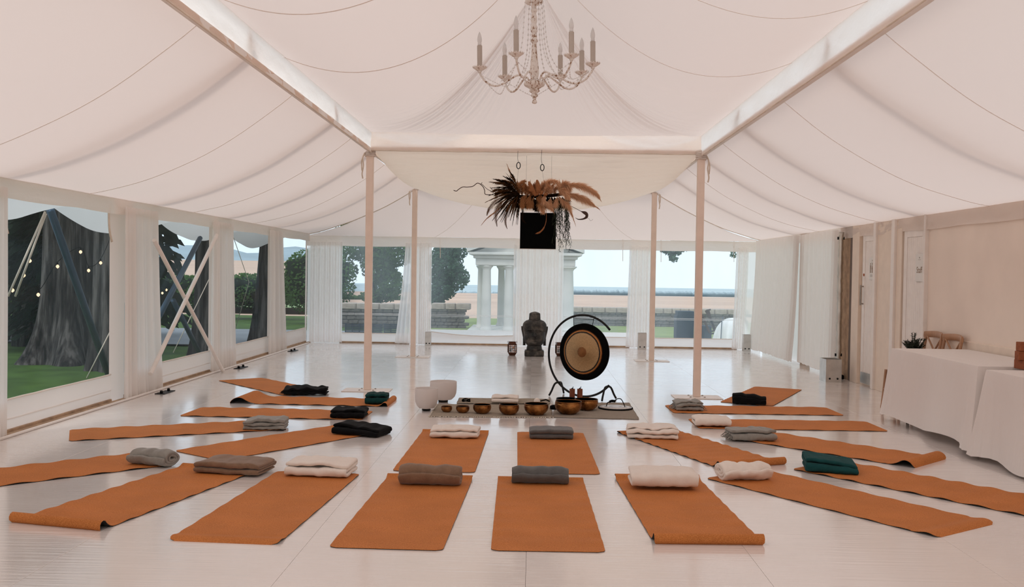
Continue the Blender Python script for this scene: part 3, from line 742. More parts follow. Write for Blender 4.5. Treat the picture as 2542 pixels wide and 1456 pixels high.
# ============================================================ TABLES
def table(label, clabel, x0, x1, y0, y1, zt, hem, seed, flip=0):
    t = empty('trestle_table', ((x0+x1)/2, (y0+y1)/2, 0)); tag(t, label, 'table', 'cloth covered tables by the right wall')
    hx, hy = (x1-x0)/2, (y1-y0)/2
    MB().cbox(-hx+.01, hx-.01, -hy+.01, hy-.01, zt-.035, zt-.004, .004).build('tabletop', M['twood'], t, smooth=False)
    for sx in (-1, 1):
        for sy in (-1, 1): MB().tube([(sx*(hx-.12), sy*(hy-.2), zt-.035), (sx*(hx-.10), sy*(hy-.2), 0)], .016, 8).build('leg', M['dsteel'], t)
    # cloth: skirt grid round the rim, hanging in soft folds
    per = []; n1, n2 = 50, 90; r = .03
    def seg(a, b, n):
        for k in range(n): per.append((lerp(a[0], b[0], k/n), lerp(a[1], b[1], k/n)))
    seg((-hx, -hy), (hx, -hy), n1); seg((hx, -hy), (hx, hy), n2); seg((hx, hy), (-hx, hy), n1); seg((-hx, hy), (-hx, -hy), n2)
    N = len(per); R = 22; vs_ = []
    for j in range(R+1):
        f = j/R
        for k in range(N):
            x, y = per[k]; L = math.hypot(x/hx, y/hy)
            cx_ = abs(x)/hx; cy_ = abs(y)/hy; corner = min(cx_, cy_)**6
            nx_, ny_ = (1 if x > hx-1e-6 else -1 if x < -hx+1e-6 else 0), (1 if y > hy-1e-6 else -1 if y < -hy+1e-6 else 0)
            nl = math.hypot(nx_, ny_) or 1; nx_ /= nl; ny_ /= nl
            run = k*.021
            wv = (.030*math.sin(run*7.5+seed+1.5*nz(run*.9, seed))+.016*nz(run*3.5, f*1.2, seed))*f**1.1
            wv += corner*(.07*f+.02*math.sin(k*1.1)*f)
            out = .004+.035*f+wv
            if x > hx-1e-6: out = min(out, .012)
            z = zt+.003-(f*(zt-hem))-.012*corner*f+(.012*math.sin(run*5)+.015*nz(run*2, 4, seed))*(f > .9)*(f-.9)*10
            if f < .03: z = zt+.003; out = 0
            vs_.append((x+nx_*out, y+ny_*out, max(z, .006)))
    mb = MB().add(vs_, [(j*N+k, (j+1)*N+k, (j+1)*N+(k+1) % N, j*N+(k+1) % N) for j in range(R) for k in range(N)])
    mb.f.append(tuple(range(N)))
    c = mb.build('tablecloth', M['tablecloth'], loc=((x0+x1)/2, (y0+y1)/2, 0), sharp=50)
    tag(c, clabel, 'tablecloth', 'white tablecloths'); return t
table('trestle table under the white cloth, nearer the doors', 'white cloth hanging to the floor over the table nearer the doors', 3.74, 4.52, 8.14, 10.08, .75, .06, 1.0)
table('trestle table under the white cloth at the right edge', 'white cloth over the table at the right edge, under the cork blocks', 3.72, 4.50, 6.20, 7.95, .74, .03, 4.2)
# ============================================================ cork yoga blocks on the near table
cb = atz(2517, 914, .745)
k = 0
bw, bl_, bh = .075, .22, .105
labs = ['front bottom cork yoga block of the stack', 'rear bottom cork yoga block of the stack', 'middle cork yoga block of the stack', 'top cork yoga block of the stack']
me = MB().cbox(-.11, .11, -.0375, .0375, 0, .075, .004).mesh('yoga_block', False); me.materials.append(plain('red_brown_cork', (.30, .085, .03), .8, var=.25, nscale=60, bump=.3))
ax = cb.x+.02; ay = cb.y-.02
for j, (dx, dy, z, rz) in enumerate(((.11, -.04, 0, PI/2), (.19, -.04, 0, PI/2), (.15, -.04, .076, 0), (.155, -.045, .152, 0.03))):
    o = obj_from_mesh('yoga_block', me, None, (ax+dx-.07, ay+dy, .7445+z)); o.rotation_euler = (0, 0, rz); tag(o, labs[j], 'yoga block', 'cork blocks on the near table')
# ============================================================ CROSS-BACK CHAIRS + plant
def chair(label, x, y, rz):
    t = empty('cross_back_chair', (x, y, 0), rz); tag(t, label, 'chair', 'cross back chairs by the right wall')
    # faces -x: back at +x
    W = .21
    for s in (-1, 1):
        MB().tube(catmull([(.20, s*.185, 0), (.215, s*.19, .25), (.20, s*.195, .46), (.235, s*.205, .70), (.265, s*.21, .865)]), [.017]*33, 10).build('back_post', M['wood'], t)
        MB().tube(catmull([(-.235, s*.19, 0), (-.215, s*.185, .22), (-.20, s*.18, .44)]), .016, 10).build('leg', M['wood'], t)
    C = catmull([(.252, -.235, .845), (.285, -.12, .855), (.295, 0, .858), (.285, .12, .855), (.252, .235, .845)], 5); rl = []
    sec = [(-.011, -.030), (0, -.036), (.011, -.030), (.013, 0), (.011, .030), (0, .036), (-.011, .030), (-.013, 0)]
    for p in C: rl += [(p.x+dx, p.y, p.z+dz) for dx, dz in sec]
    fs = [(k*8+i, k*8+(i+1) % 8, k*8+8+(i+1) % 8, k*8+8+i) for k in range(len(C)-1) for i in range(8)]+[tuple(range(7, -1, -1)), tuple(len(rl)-8+i for i in range(8))]
    MB().add(rl, fs).build('top_rail', M['wood'], t, sharp=60)
    MB().tube(catmull([(.262, -.19, .83), (.255, 0, .66), (.215, .17, .50)]), .011, 8).build('cross_slat', M['wood'], t)
    MB().tube(catmull([(.262, .19, .83), (.262, 0, .665), (.215, -.17, .50)]), .011, 8).build('cross_slat', M['wood'], t)
    st = MB(); st.grid(lambda a, b: (.215*math.cos(2*PI*a)*b*1.0, .225*math.sin(2*PI*a)*b, .455+.012*(b-.6)), 28, 4, True); st.grid(lambda a, b: (.215*math.cos(2*PI*a)*(1-.0*b), .225*math.sin(2*PI*a), .46-.03*b), 28, 1, True)
    st.build('seat', M['wood'], t, sharp=50)
    for p, q in (((-.22, -.185, .22), (-.22, .185, .22)), ((-.22, -.185, .2), (.21, -.19, .2)), ((-.22, .185, .2), (.21, .19, .2))):
        MB().tube([p, q], .009, 8).build('stretcher', M['wood'], t)
    return t
chair('wooden cross back chair behind the potted rosemary', 4.235, 10.866, 0.0)
chair('wooden cross back chair right of the rosemary, behind the table end', 4.235, 10.375, .0)
# ============================================================ RUGS UNDER THE BOWLS
def rug(label, corners, mat, fr=None, seed=0, zb=.001, wr=.006, nu=60, nv=24):
    P = [Vector((*c, 0)) for c in corners]; mid = sum(P, Vector())/4
    def fn(a, b):
        p = (P[0]*(1-a)+P[1]*a)*(1-b)+(P[3]*(1-a)+P[2]*a)*b
        z = zb+.004+wr*max(0, nz(p.x*6+seed, p.y*9, 1)+.15)*min(1, 8*min(a, 1-a, b, 1-b)+.25)
        p = p+Vector((.008*nz(p.y*8, seed), .010*nz(p.x*8, seed, 3), 0))
        return (p.x-mid.x, p.y-mid.y, z)
    t = empty('rug', (mid.x, mid.y, 0)); tag(t, label, 'rug', 'linen rugs under the bowls')
    MB().grid(fn, nu, nv).build('weave', M[mat], t, solid=.004)
    if fr:
        mb = MB()
        for k in range(130):
            a = k/129; p = Vector(fn(a, 0)); dx = random.uniform(-.012, .012); l = random.uniform(.02, .045)
            mb.tube([p, p+Vector((dx*.5, -l*.5, .002-p.z*.3)), (p.x+dx, p.y-l, .003)], .0035, 4)
        for k in range(30):
            b = k/29; p = Vector(fn(0, b)); mb.tube([p, (p.x-random.uniform(.01, .02), p.y, .003)], .003, 4)
        o = mb.build('fringe', M[fr], t); o['kind'] = 'stuff'
    return t
M['linen'] = plain('grey_beige_linen', (.36, .30, .235), .95, var=.12, nscale=30, bump=.5, bscale=160, spec=.1)
M['linen2'] = plain('ribbed_grey_linen', (.33, .28, .23), .95, var=.14, nscale=40, bump=.6, bscale=120, spec=.1, stretch=(1, 3, 1))
M['fringe'] = plain('cream_fringe', (.72, .63, .53), .95, spec=.1)
xy = lambda u, v: tuple(atz(u, v)[:2])
rug('beige linen rug with a pale fringe under the row of small bowls', (xy(1067, 1034), xy(1373, 1036), xy(1366, 1004), xy(1087, 1004)), 'linen', 'fringe', 1)
rug('rumpled beige cloth behind the row of small bowls', (xy(1133, 1003), xy(1366, 1004), xy(1366, 992), xy(1140, 989)), 'linen', None, 2, .006, .018)
rug('ribbed grey rug under the large bowls and the painted drum', (xy(1372, 1036), xy(1587, 1041), xy(1562, 1000), xy(1380, 1000)), 'linen2', None, 3, .001, .004)
# ============================================================ SINGING BOWLS
def bronze():
    t = NT('hammered_bronze'); v = t.coord((1, 1, 1)); n1 = t.noise(9, v, 4); 
    vo = t.n('TexVoronoi'); vo.inputs['Scale'].default_value = 55; t.l(v, vo.inputs['Vector'])
    c = t.ramp(n1, [(.30, (.05, .018, .007)), (.5, (.28, .11, .03)), (.72, (.55, .25, .08))])
    r = t.ramp(t.noise(22, v, 3), [(.3, C3(.22)), (.7, C3(.45))])
    p = t.n('BsdfPrincipled', **{'Base Color': c, 'Metallic': .9, 'Roughness': r})
    t.l(t.bump(vo.outputs['Distance'], .35, .004), p.inputs['Normal'])
    return t.done(p.outputs[0])
M['bronze'] = bronze()
M['bronze_in'] = plain('copper_bowl_inside', (.55, .17, .05), .35, .9, var=.4, nscale=14)
M['darkbowl'] = plain('dark_iron_bowl', (.02, .017, .015), .4, .5)
def bowl(label, u, v, wpx, hk=.92, mat='bronze', zb=.007, base=.45):
    p = atz(u, v-1, zb); sc_ = FPX/p.y; R = wpx/2/sc_; p.y += R*.55; H = R*hk
    t = empty('singing_bowl', (p.x, p.y, zb)); tag(t, label, 'bowl', 'bronze singing bowls in a row')
    out = [(.02*R, .0), (base*R, 0), (base*R+.14*R, .05*H), (.80*R, .22*H), (.94*R, .42*H), (1.0*R, .66*H), (.985*R, .85*H), (.955*R, .97*H), (.975*R, 1.0*H)]
    inn = [(.975*R, H), (.93*R, 1.0*H), (.925*R, .95*H), (.96*R, .66*H), (.90*R, .42*H), (.75*R, .22*H), (.5*R, .08*H), (.01*R, .06*H)]
    MB().lathe(out[:-1]+[out[-1]], 40).build('shell', M[mat], t, sharp=60)
    MB().lathe(inn, 40).build('inside', M['bronze_in' if mat == 'bronze' else mat], t, sharp=60)
    MB().tube([(.955*R*math.cos(a), .955*R*math.sin(a), H) for a in [k*2*PI/36 for k in range(36)]], .0035, 6, True).build('rim', M['bronze' if mat == 'bronze' else mat], t)
    return t
for (u, v, wd, hk, lab) in ((1108, 1024, 28, 1.0, 'smallest bronze singing bowl at the left end of the row'), (1148, 1026, 34, .95, 'small bronze singing bowl, second from the left'), (1196, 1028, 46, .95, 'bronze singing bowl, third from the left'),
                           (1263, 1031, 51, .98, 'bronze singing bowl, fourth from the left in the middle of the row'), (1331, 1032, 61, .9, 'wide bronze singing bowl, fifth from the left'), (1411, 1030, 68, .92, 'largest bronze singing bowl at the front of the grey rug'),
                           (1456, 1020, 60, .9, 'bronze singing bowl partly hidden behind the largest one')):
    bowl(lab, u, v, wd, hk)
bowl('dark iron bowl behind the largest singing bowl', 1407, 1008, 54, .62, 'darkbowl')
cry = NT('frosted_quartz'); d_ = cry.n('BsdfDiffuse', Color=(.86, .80, .77)); tr_ = cry.n('BsdfTranslucent', Color=(.9, .85, .82)); mx = cry.n('MixShader'); mx.inputs[0].default_value = .45
cry.l(d_.outputs[0], mx.inputs[1]); cry.l(tr_.outputs[0], mx.inputs[2]); M['quartz'] = cry.done(mx.outputs[0])
for (u, v, wd, H, lab) in ((1099, 998, 67, .235, 'taller frosted white crystal bowl at the back'), (1057, 1020, 58, .24, 'frosted white crystal bowl nearer the front')):
    p = atz(u, v); R = wd/2/(FPX/p.y); p.y += .05
    t = empty('crystal_bowl', (p.x, p.y, 0)); tag(t, lab, 'bowl', 'two frosted crystal bowls')
    prof = [(.001, .022), (.35*R, .022), (.65*R, .03), (.86*R, .06), (.97*R, .10), (R, .15), (R, H-.004), (R-.003, H), (R-.008, H-.003), (R-.010, .15), (.9*R, .08), (.4*R, .03), (.001, .03)]
    MB().lathe(prof, 48).build('bowl_wall', M['quartz'], t)
    MB().tube([(.30*R*math.cos(a), .30*R*math.sin(a), .010) for a in [k*2*PI/28 for k in range(28)]], .011, 8, True).build('rubber_ring', M['rubber'], t)
# wooden chimes, mallets, cord, towel, painted drum
for (u, lab) in ((1420, 'left red brown cylinder chime behind the large bowls'), (1439, 'right red brown cylinder chime behind the large bowls')):
    p = atz(u, 1001, .006); t = empty('cylinder_chime', (p.x, p.y, .006)); tag(t, lab, 'chime', 'pair of red brown chimes')
    MB().lathe([(.001, 0), (.031, 0), (.031, .165), (.028, .167), (.001, .167)], 20).build('tube', plain('red_brown_veneer', (.24, .06, .022), .45, var=.2), t, sharp=40)
    MB().tube([(0, 0, .167), (.004, 0, .185), (.012, .0, .195), (.012, 0, .18), (.002, 0, .17)], .0028, 6).build('cord_loop', M['black'], t)
    MB().lathe([(.010, 0), (.010, .008), (0, .012)], 10, (0, 0, .167)).build('cap', M['black'], t)
p = atz(1333, 1003, .01); t = empty('mallet', (p.x, p.y, .01)); tag(t, 'round woolly white mallet behind the fifth bowl', 'mallet')
MB().lathe([(.001, 0)]+[(.036*math.sin(PI*k/12), .036-.036*math.cos(PI*k/12)) for k in range(1, 12)]+[(.001, .072)], 20).build('felt_head', M['w_white'], t)
MB().tube([(.03, 0, .036), (.10, .03, .05), (.14, .05, .03)], .007, 8).build('handle', M['black'], t)
p = atz(1372, 1014, .012); t = empty('padded_striker', (p.x, p.y, .005)); tag(t, 'black padded striker with a pale handle beside the largest bowl', 'mallet')
MB().lathe([(.001, -.05), (.02, -.048), (.026, -.03), (.028, 0), (.026, .03), (.02, .045), (.001, .048)], 16).build('padded_head', M['w_black'], t, loc=(.02, -.02, .028)).rotation_euler = (0, PI/2, .5)
MB().tube([(-.02, .03, .02), (-.015, .16, .03)], .016, 10).build('handle', M['quartz'], t)
p = atz(1157, 998, .012); 
cm = MB(); pts = []
for k in range(64):
    a = k*.55; pts.append((.045*math.cos(a)*(1+.3*nz(k*.3, 1)), .03*math.sin(a)+.012*nz(k*.4, 5), .008+.012*abs(nz(k*.21, 9))*2+.010*(1+math.sin(k*.31))))
o = cm.tube(catmull(pts, 3), .0035, 6).build('tangled_cord', M['black'], loc=(p.x, p.y, .012)); tag(o, 'tangle of thin black cord on the rumpled cloth', 'cord')
blanket('white folded towel behind the middle bowls', 1253, 1000, -.01, .30, .20, .075, 'w_white', n=3, seed=31, rough=.6, grp='towel', dz=.02)
bpy.data.objects[[o.name for o in col.objects if o.get('label', '').startswith('white folded towel')][0]].name = 'towel'
p = atz(1528, 1013, .008); t = empty('painted_drum', (p.x, p.y, .008)); tag(t, 'round drum with a white ring pattern and a black cord handle on the grey rug', 'drum')
def ringmat():
    m_ = NT('ringed_drum_skin'); tc = m_.n('TexCoord'); ln = m_.n('VectorMath', operation='LENGTH'); m_.l(tc.outputs['Object'], ln.inputs[0])
    mu = m_.n('Math', operation='MULTIPLY'); mu.inputs[1].default_value = 5.2; m_.l(ln.outputs['Value'], mu.inputs[0])
    wv = m_.n('TexVoronoi'); wv.inputs['Scale'].default_value = 70; m_.l(tc.outputs['Object'], wv.inputs['Vector'])
    c = m_.ramp(mu.outputs[0], [(.0, (.25, .22, .22)), (.18, (.75, .72, .70)), (.34, (.28, .27, .28)), (.46, (.8, .77, .74)), (.62, (.35, .33, .34)), (.72, (.82, .79, .75)), (.90, (.30, .27, .26)), (.97, (.02, .02, .02))])
    mx_ = m_.n('MixRGB', blend_type='MULTIPLY'); mx_.inputs[0].default_value = .45; m_.l(c, mx_.inputs[1]); m_.l(m_.ramp(wv.outputs['Distance'], [(.2, (.4, .4, .4)), (.5, (1, 1, 1))]), mx_.inputs[2])
    p_ = m_.n('BsdfPrincipled', **{'Base Color': mx_.outputs[0], 'Roughness': .35}); return m_.done(p_.outputs[0])
MB().lathe([(.001, .022), (.10, .022), (.178, .016), (.185, .008), (.17, 0), (.001, 0)], 48).build('drum_skin', ringmat(), t)
MB().tube([(.186*math.cos(a), .186*math.sin(a), .009) for a in [k*2*PI/40 for k in range(40)]], .006, 6, True).build('rim', M['black'], t)
hnd = MB().tube(catmull([(-.10, 0, .022), (-.09, 0, .06), (-.06, .0, .07), (-.01, 0, .075), (.01, .02, .10), (.06, .03, .10), (.09, .0, .05), (.10, -.02, .022)]), .005, 7).build('cord_handle', M['black'], t)
MB().tube(catmull([(-.07, 0, .07), (-.04, 0, .082), (-.005, .005, .078)]), .013, 8).build('handle_wrap', M['black'], hnd)
# ============================================================ GONG
G = Vector((.605, 11.47, 0)); ga = -math.radians(34)
g = empty('gong_stand', G, ga); tag(g, 'black tubular C shaped stand holding the gong', 'gong stand')
R = .485
arc = [(R*math.cos(a), 0, .50+R*math.sin(a)) for a in [math.radians(42+k*(318-42)/70) for k in range(71)]]
MB().tube(arc, .013, 10).build('hoop', M['blackmetal'], g)
for s in (-1, 1):
    z0 = .50-math.sqrt(R*R-(.33)**2)
    for q in (-1, 1):
        MB().tube(catmull([(s*.33, 0, z0+.015), (s*.345, q*.07, z0+.0), (s*.355, q*.13, .06), (s*.365, q*.165, .010)]), .012, 8).build('leg', M['blackmetal'], g)
    MB().lathe([(.014, -.012), (.016, 0), (.014, .012)], 10, (s*.33, 0, z0+.01)).build('clamp', M['blackmetal'], g)
def gongm():
    m_ = NT('gong_bronze'); tc = m_.n('TexCoord'); ln = m_.n('VectorMath', operation='LENGTH'); 
    vp = m_.n('Mapping'); m_.l(tc.outputs['Object'], vp.inputs[0]); m_.l(vp.outputs[0], ln.inputs[0])
    ns = m_.noise(26, tc.outputs['Object'], 5, .7); ad = m_.n('Math', operation='MULTIPLY_ADD'); ad.inputs[1].default_value = .012; m_.l(ns, ad.inputs[0]); m_.l(ln.outputs['Value'], ad.inputs[2])
    mu = m_.n('Math', operation='MULTIPLY'); mu.inputs[1].default_value = 3.0; m_.l(ad.outputs[0], mu.inputs[0])
    c = m_.ramp(mu.outputs[0], [(.0, (.34, .13, .03)), (.215, (.22, .08, .02)), (.225, (.42, .25, .11)), (.70, (.50, .31, .15)), (.715, (.02, .014, .01)), (.755, (.03, .02, .012)), (.765, (.60, .24, .05)), (.80, (.35, .12, .03)), (.825, (.004, .004, .004))])
    c.node.color_ramp.interpolation = 'LINEAR'
    n2 = m_.ramp(m_.noise(60, tc.outputs['Object'], 4, .7), [(.3, (.7, .7, .7)), (.7, (1.1, 1.1, 1.1))])
    mx_ = m_.n('MixRGB', blend_type='MULTIPLY'); mx_.inputs[0].default_value = .8; m_.l(c, mx_.inputs[1]); m_.l(n2, mx_.inputs[2])
    p_ = m_.n('BsdfPrincipled', **{'Base Color': mx_.outputs[0], 'Metallic': .55, 'Roughness': .5})
    vo = m_.n('TexVoronoi'); vo.inputs['Scale'].default_value = 60; m_.l(tc.outputs['Object'], vo.inputs['Vector'])
    m_.l(m_.bump(vo.outputs['Distance'], .3, .004), p_.inputs['Normal']); return m_.done(p_.outputs[0])
gd = empty('gong', G, ga); gd.location.z = .545; tag(gd, 'bronze gong with a broad black rim hanging in the C shaped stand', 'gong')
gr = .338
prof = [(.001, .030), (.073, .028), (.076, .022), (.235, .020), (.255, .016), (.274, .001)]
rimp = [(.274, .001), (.300, -.004), (gr, -.012), (gr+.002, -.035), (gr-.004, -.05), (gr-.008, -.035), (.29, -.012), (.25, .008), (.001, .012)]
o = MB().lathe(prof, 72).build('disc', gongm(), gd); o.rotation_euler = (PI/2, 0, 0)
o = MB().lathe(rimp, 72).build('rim', M['black'], gd); o.rotation_euler = (PI/2, 0, 0); o['label'] = 'broad black rim'
for s in (-1, 1):
    MB().tube([(s*.125, -.01, .30), (s*.14, 0, .405)], .0035, 6).build('hanging_cord', M['black'], gd)
MB().tube([(-.14, 0, .395), (.14, 0, .395)], .0035, 6).build('hanging_cord', M['black'], gd)
# ============================================================ BUDDHA HEAD
p = atz(1326, 884); bd = empty('statue_head', (p.x, p.y+.10, 0)); tag(bd, 'dark stone statue head with topknot and long ears on a plinth', 'statue')
def stone():
    m_ = NT('worn_dark_stone'); v = m_.coord((1, 1, 1)); c = m_.ramp(m_.noise(7, v, 6, .65), [(.38, (.008, .008, .007)), (.5, (.03, .026, .022)), (.66, (.13, .11, .09))])
    p_ = m_.n('BsdfPrincipled', **{'Base Color': c, 'Roughness': .55}); m_.l(m_.bump(m_.noise(70, v, 4), .5, .004), p_.inputs['Normal']); return m_.done(p_.outputs[0])
M['stone'] = stone()
HP = [(.165, .075), (.182, .115), (.205, .145), (.24, .168), (.29, .184), (.34, .192), (.40, .197), (.47, .203), (.53, .205), (.57, .198), (.60, .180), (.625, .15), (.645, .10), (.652, .03)]
def hw(z):
    for (a, ra), (b, rb) in zip(HP, HP[1:]):
        if z <= b: return lerp(ra, rb, sstep(a, b, z)*.4+(z-a)/(b-a)*.6)
    return HP[-1][1]
def ga_(x, s): return math.exp(-(x/s)**2)
def face(a, b):
    z = lerp(.165, .652, b**.92); r = hw(z); an = 2*PI*a
    cx_, cy_ = math.sin(an), -math.cos(an)
    x = r*(abs(cx_)**.92)*(1 if cx_ > 0 else -1); y = r*1.02*cy_*(abs(cy_)**-.08 if abs(cy_) > .05 else 1)
    fr = max(0, -cy_)
    if fr > .25:
        d = 0; ax = abs(x); m_ = sstep(.25, .6, fr)
        d += (.014+.030*sstep(.46, .372, z))*ga_(x, .017+.010*sstep(.43, .37, z))*sstep(.352, .368, z)*(1-sstep(.455, .49, z))
        d += .014*ga_(ax-.024, .012)*ga_(z-.372, .012)
        d += .013*ga_(z-(.478-.9*max(0, ax-.055)**1.6-.012*ga_(ax, .03)), .009)*sstep(.008, .03, ax)*(1-sstep(.12, .15, ax))
        d -= .016*ga_(ax-.072, .040)*ga_(z-.452, .018)
        d += .015*ga_(ax-.072, .034)*ga_(z-.437, .013)
        d -= .008*ga_(ax-.072, .036)*ga_(z-.424, .005)
        d += .016*ga_(ax, .040)*ga_(z-(.323+.010*ga_(ax, .02)), .008)+.016*ga_(ax, .034)*ga_(z-.300, .009)-.006*ga_(ax, .05)*ga_(z-.311, .004)
        d += .012*ga_(ax, .035)*ga_(z-.235, .022)-.006*ga_(ax, .04)*ga_(z-.272, .012)
        d += .010*ga_(ax-.10, .04)*ga_(z-.36, .045)
        y -= d*m_*1.7
    hl = .535-.10*sstep(.35, .9, abs(cx_))-.25*sstep(.0, .5, cy_)
    if z > hl:
        k = sstep(hl, hl+.006, z)
        bump = .006+.005*math.sin(an*46+(int(z*60) % 2)*PI)*math.sin(z*2*PI*30)
        x += cx_*bump*k; y += cy_*bump*k
    return (x, y, z)
MB().grid(face, 180, 130, True).build('head', M['stone'], bd)
def ush(a, b):
    an = 2*PI*a; z = lerp(.625, .79, b); t_ = b
    r = .103*(1-.10*t_)*(1-max(0, (t_-.72)/.28)**2.6)+.004*math.sin(an*26+(int(b*13) % 2)*PI)*math.sin(b*2*PI*6.5)*(1 if b < .97 else 0)
    r = max(r, .001)
    return (r*math.sin(an), -r*math.cos(an), z)
MB().grid(ush, 110, 50, True).build('topknot', M['stone'], bd)
for s in (-1, 1):
    def ear(a, b, s=s):                                  # long hanging ear, thin shell with a hollow
        an = 2*PI*a; z = lerp(.185, .525, b); dep = .050*math.sin(PI*min(1, .10+b*.84))**.5; out = .182+.038*sstep(.25, .95, b)
        ca, sn = math.cos(an), math.sin(an)
        return (s*(out+.024*ca*(1-.55*ga_(sn, .4)*(ca > 0)*(b > .35))), .03+dep*sn, z)
    e_ = MB().grid(ear, 24, 26, True); e_.f.append(tuple(range(23, -1, -1))); e_.f.append(tuple(range(26*24, 27*24))); e_.build('ear', M['stone'], bd)
MB().lathe([(.13, .09), (.142, .11), (.138, .14), (.132, .17), (.12, .21), (.08, .24)], 36).build('neck', M['stone'], bd)
MB().cbox(-.172, .172, -.14, .14, 0, .105, .014).build('plinth', M['stone'], bd, smooth=False)
# ============================================================ LANTERNS
M['rust'] = plain('rusty_iron', (.09, .03, .014), .6, .5, var=.4, nscale=30)
def mosaic():
    m_ = NT('mosaic_glass'); v = m_.coord((1, 1, 1)); vo = m_.n('TexVoronoi'); vo.inputs['Scale'].default_value = 42; m_.l(v, vo.inputs['Vector'])
    sp = m_.n('SeparateColor'); m_.l(vo.outputs['Color'], sp.inputs[0])
    c = m_.ramp(sp.outputs[0], [(.2, (.75, .75, .78)), (.45, (.10, .22, .26)), (.65, (.8, .35, .18)), (.85, (.85, .85, .9))])
    p_ = m_.n('BsdfPrincipled', **{'Base Color': c, 'Roughness': .15}); return m_.done(p_.outputs[0])
M['mosaic'] = mosaic()
for (u, v, lab) in ((1271, 882, 'rusty iron lantern with mosaic glass left of the statue head'), (1390, 884, 'rusty iron lantern with mosaic glass partly hidden behind the gong')):
    p = atz(u, v); t = empty('lantern', (p.x, p.y+.075, 0), .12); tag(t, lab, 'lantern', 'pair of mosaic lanterns')
    w_ = .072
    MB().lathe([(.055*1.2, 0), (w_*1.32, .045), (w_*1.32, .19), (.055*1.3, .225), (.055*1.3, .232)], 4, (0, 0, .0), PI/4).build('glass', M['mosaic'], t, smooth=False)
    q = MB()
    MB().lathe([(.05*1.38, 0), (w_*1.42, .045), (w_*1.42, .055), (.04, .055)], 4, (0, 0, 0), PI/4).build('base', M['rust'], t, smooth=False)
    lid = MB().lathe([(w_*1.42, .188), (w_*1.42, .2), (.055*1.42, .228), (.055*1.42, .245), (.05, .245)], 4, (0, 0, 0), PI/4).build('lid', M['rust'], t, smooth=False)
    for k in range(4):
        a = PI/4+k*PI/2; r1 = w_*1.40
        MB().tube([(r1*math.cos(a), r1*math.sin(a), .05), (r1*math.cos(a), r1*math.sin(a), .195)], .006, 6).build('corner_bar', M['rust'], t)
        for f in (-.33, .33):
            n_ = Vector((math.cos(a+PI/4), math.sin(a+PI/4), 0)); e_ = Vector((-n_.y, n_.x, 0)); b_ = n_*(w_*1.0)+e_*(f*w_*1.6)
            MB().tube([(b_.x, b_.y, .05), (b_.x, b_.y, .195)], .003, 5).build('bar', M['rust'], t)
    for z in (.085, .12, .155):
        MB().tube([(w_*1.42*math.cos(PI/4+k*PI/2), w_*1.42*math.sin(PI/4+k*PI/2), z) for k in range(4)], .003, 5, True).build('hoop', M['rust'], t)
    for s in (-1, 1): MB().tube([(s*.075+.012*math.cos(a), 0, .236+.012*math.sin(a)) for a in [k*2*PI/12 for k in range(12)]], .003, 5, True).build('ring', M['rust'], lid)
# ============================================================ ROSEMARY IN A POT on the first chair
t = empty('potted_rosemary', (4.27, 10.86, .47)); tag(t, 'dark green potted rosemary behind the far end of the white table', 'plant')
MB().lathe([(.001, 0), (.055, 0), (.075, .13), (.08, .13), (.08, .15), (.068, .15), (.066, .13), (.001, .125)], 24).build('pot', plain('terracotta', (.30, .12, .06), .8), t, sharp=40)
M['rosemary'] = plain('rosemary_needles', (.012, .022, .010), .7, var=.4)
random.seed(21)
for k in range(44):
    a = random.uniform(0, 2*PI); l = random.uniform(.12, .22) if k > 2 else .27; sp = random.uniform(.01, .12) if k > 2 else .03
    st = [Vector((.03*math.cos(a)*j/6*0+math.cos(a)*(.01+sp*(j/6)**1.2), math.sin(a)*(.01+sp*(j/6)**1.2), .13+l*j/6)) for j in range(7)]
    mb = MB(); mb.tube(st, .0025, 5)
    for j in range(140):
        f = random.uniform(.12, 1); b_ = st[0].lerp(st[-1], f); b_ = st[min(6, int(f*6))].lerp(st[min(6, int(f*6)+1)], f*6 % 1)
        d = Vector((random.gauss(0, 1), random.gauss(0, 1), random.uniform(.2, 1.3))).normalized(); ln = random.uniform(.015, .032)
        sd = d.orthogonal().normalized()*.0028; n_ = len(mb.v)
        mb.add([b_-sd, b_+sd, b_+d*ln], [(0, 1, 2)])
    o = mb.build('sprig', M['rosemary'], t); o['kind'] = 'stuff'
# ============================================================ CHANDELIER
def chippy():
    m_ = NT('chipped_cream_paint'); v = m_.coord((1, 1, .6)); c = m_.ramp(m_.noise(38, v, 6, .7), [(.36, (.20, .085, .035)), (.42, (.42, .26, .17)), (.47, (.82, .74, .68)), (.7, (.86, .79, .73))])
    p_ = m_.n('BsdfPrincipled', **{'Base Color': c, 'Roughness': .6}); m_.l(m_.bump(m_.noise(60, v, 4), .3, .003), p_.inputs['Normal']); return m_.done(p_.outputs[0])
M['chippy'] = chippy()
M['sleeve'] = plain('grey_candle_sleeve', (.52, .44, .38), .7, var=.06)
gl = NT('frosted_bulb'); pb = gl.n('BsdfPrincipled', **{'Base Color': (.9, .86, .84), 'Roughness': .25, 'Transmission Weight': .35}); M['bulb'] = gl.done(pb.outputs[0])
bdm = NT('glass_beads'); pb = bdm.n('BsdfPrincipled', **{'Base Color': (.93, .90, .88), 'Roughness': .2, 'Transmission Weight': .1}); M['bead'] = bdm.done(pb.outputs[0])
CY = 7.6; cp = aty(1327, 258, CY); CZ = cp.z; CS = CY/8.35
K = 1/(5.2*FPX/8.35)
ch = empty('chandelier', (cp.x, CY, CZ)); tag(ch, 'shabby cream chandelier with candle bulbs and glass bead chains', 'chandelier')
ch.rotation_euler = (0, math.radians(-1.2), 0); ch.scale = (CS, CS, CS)
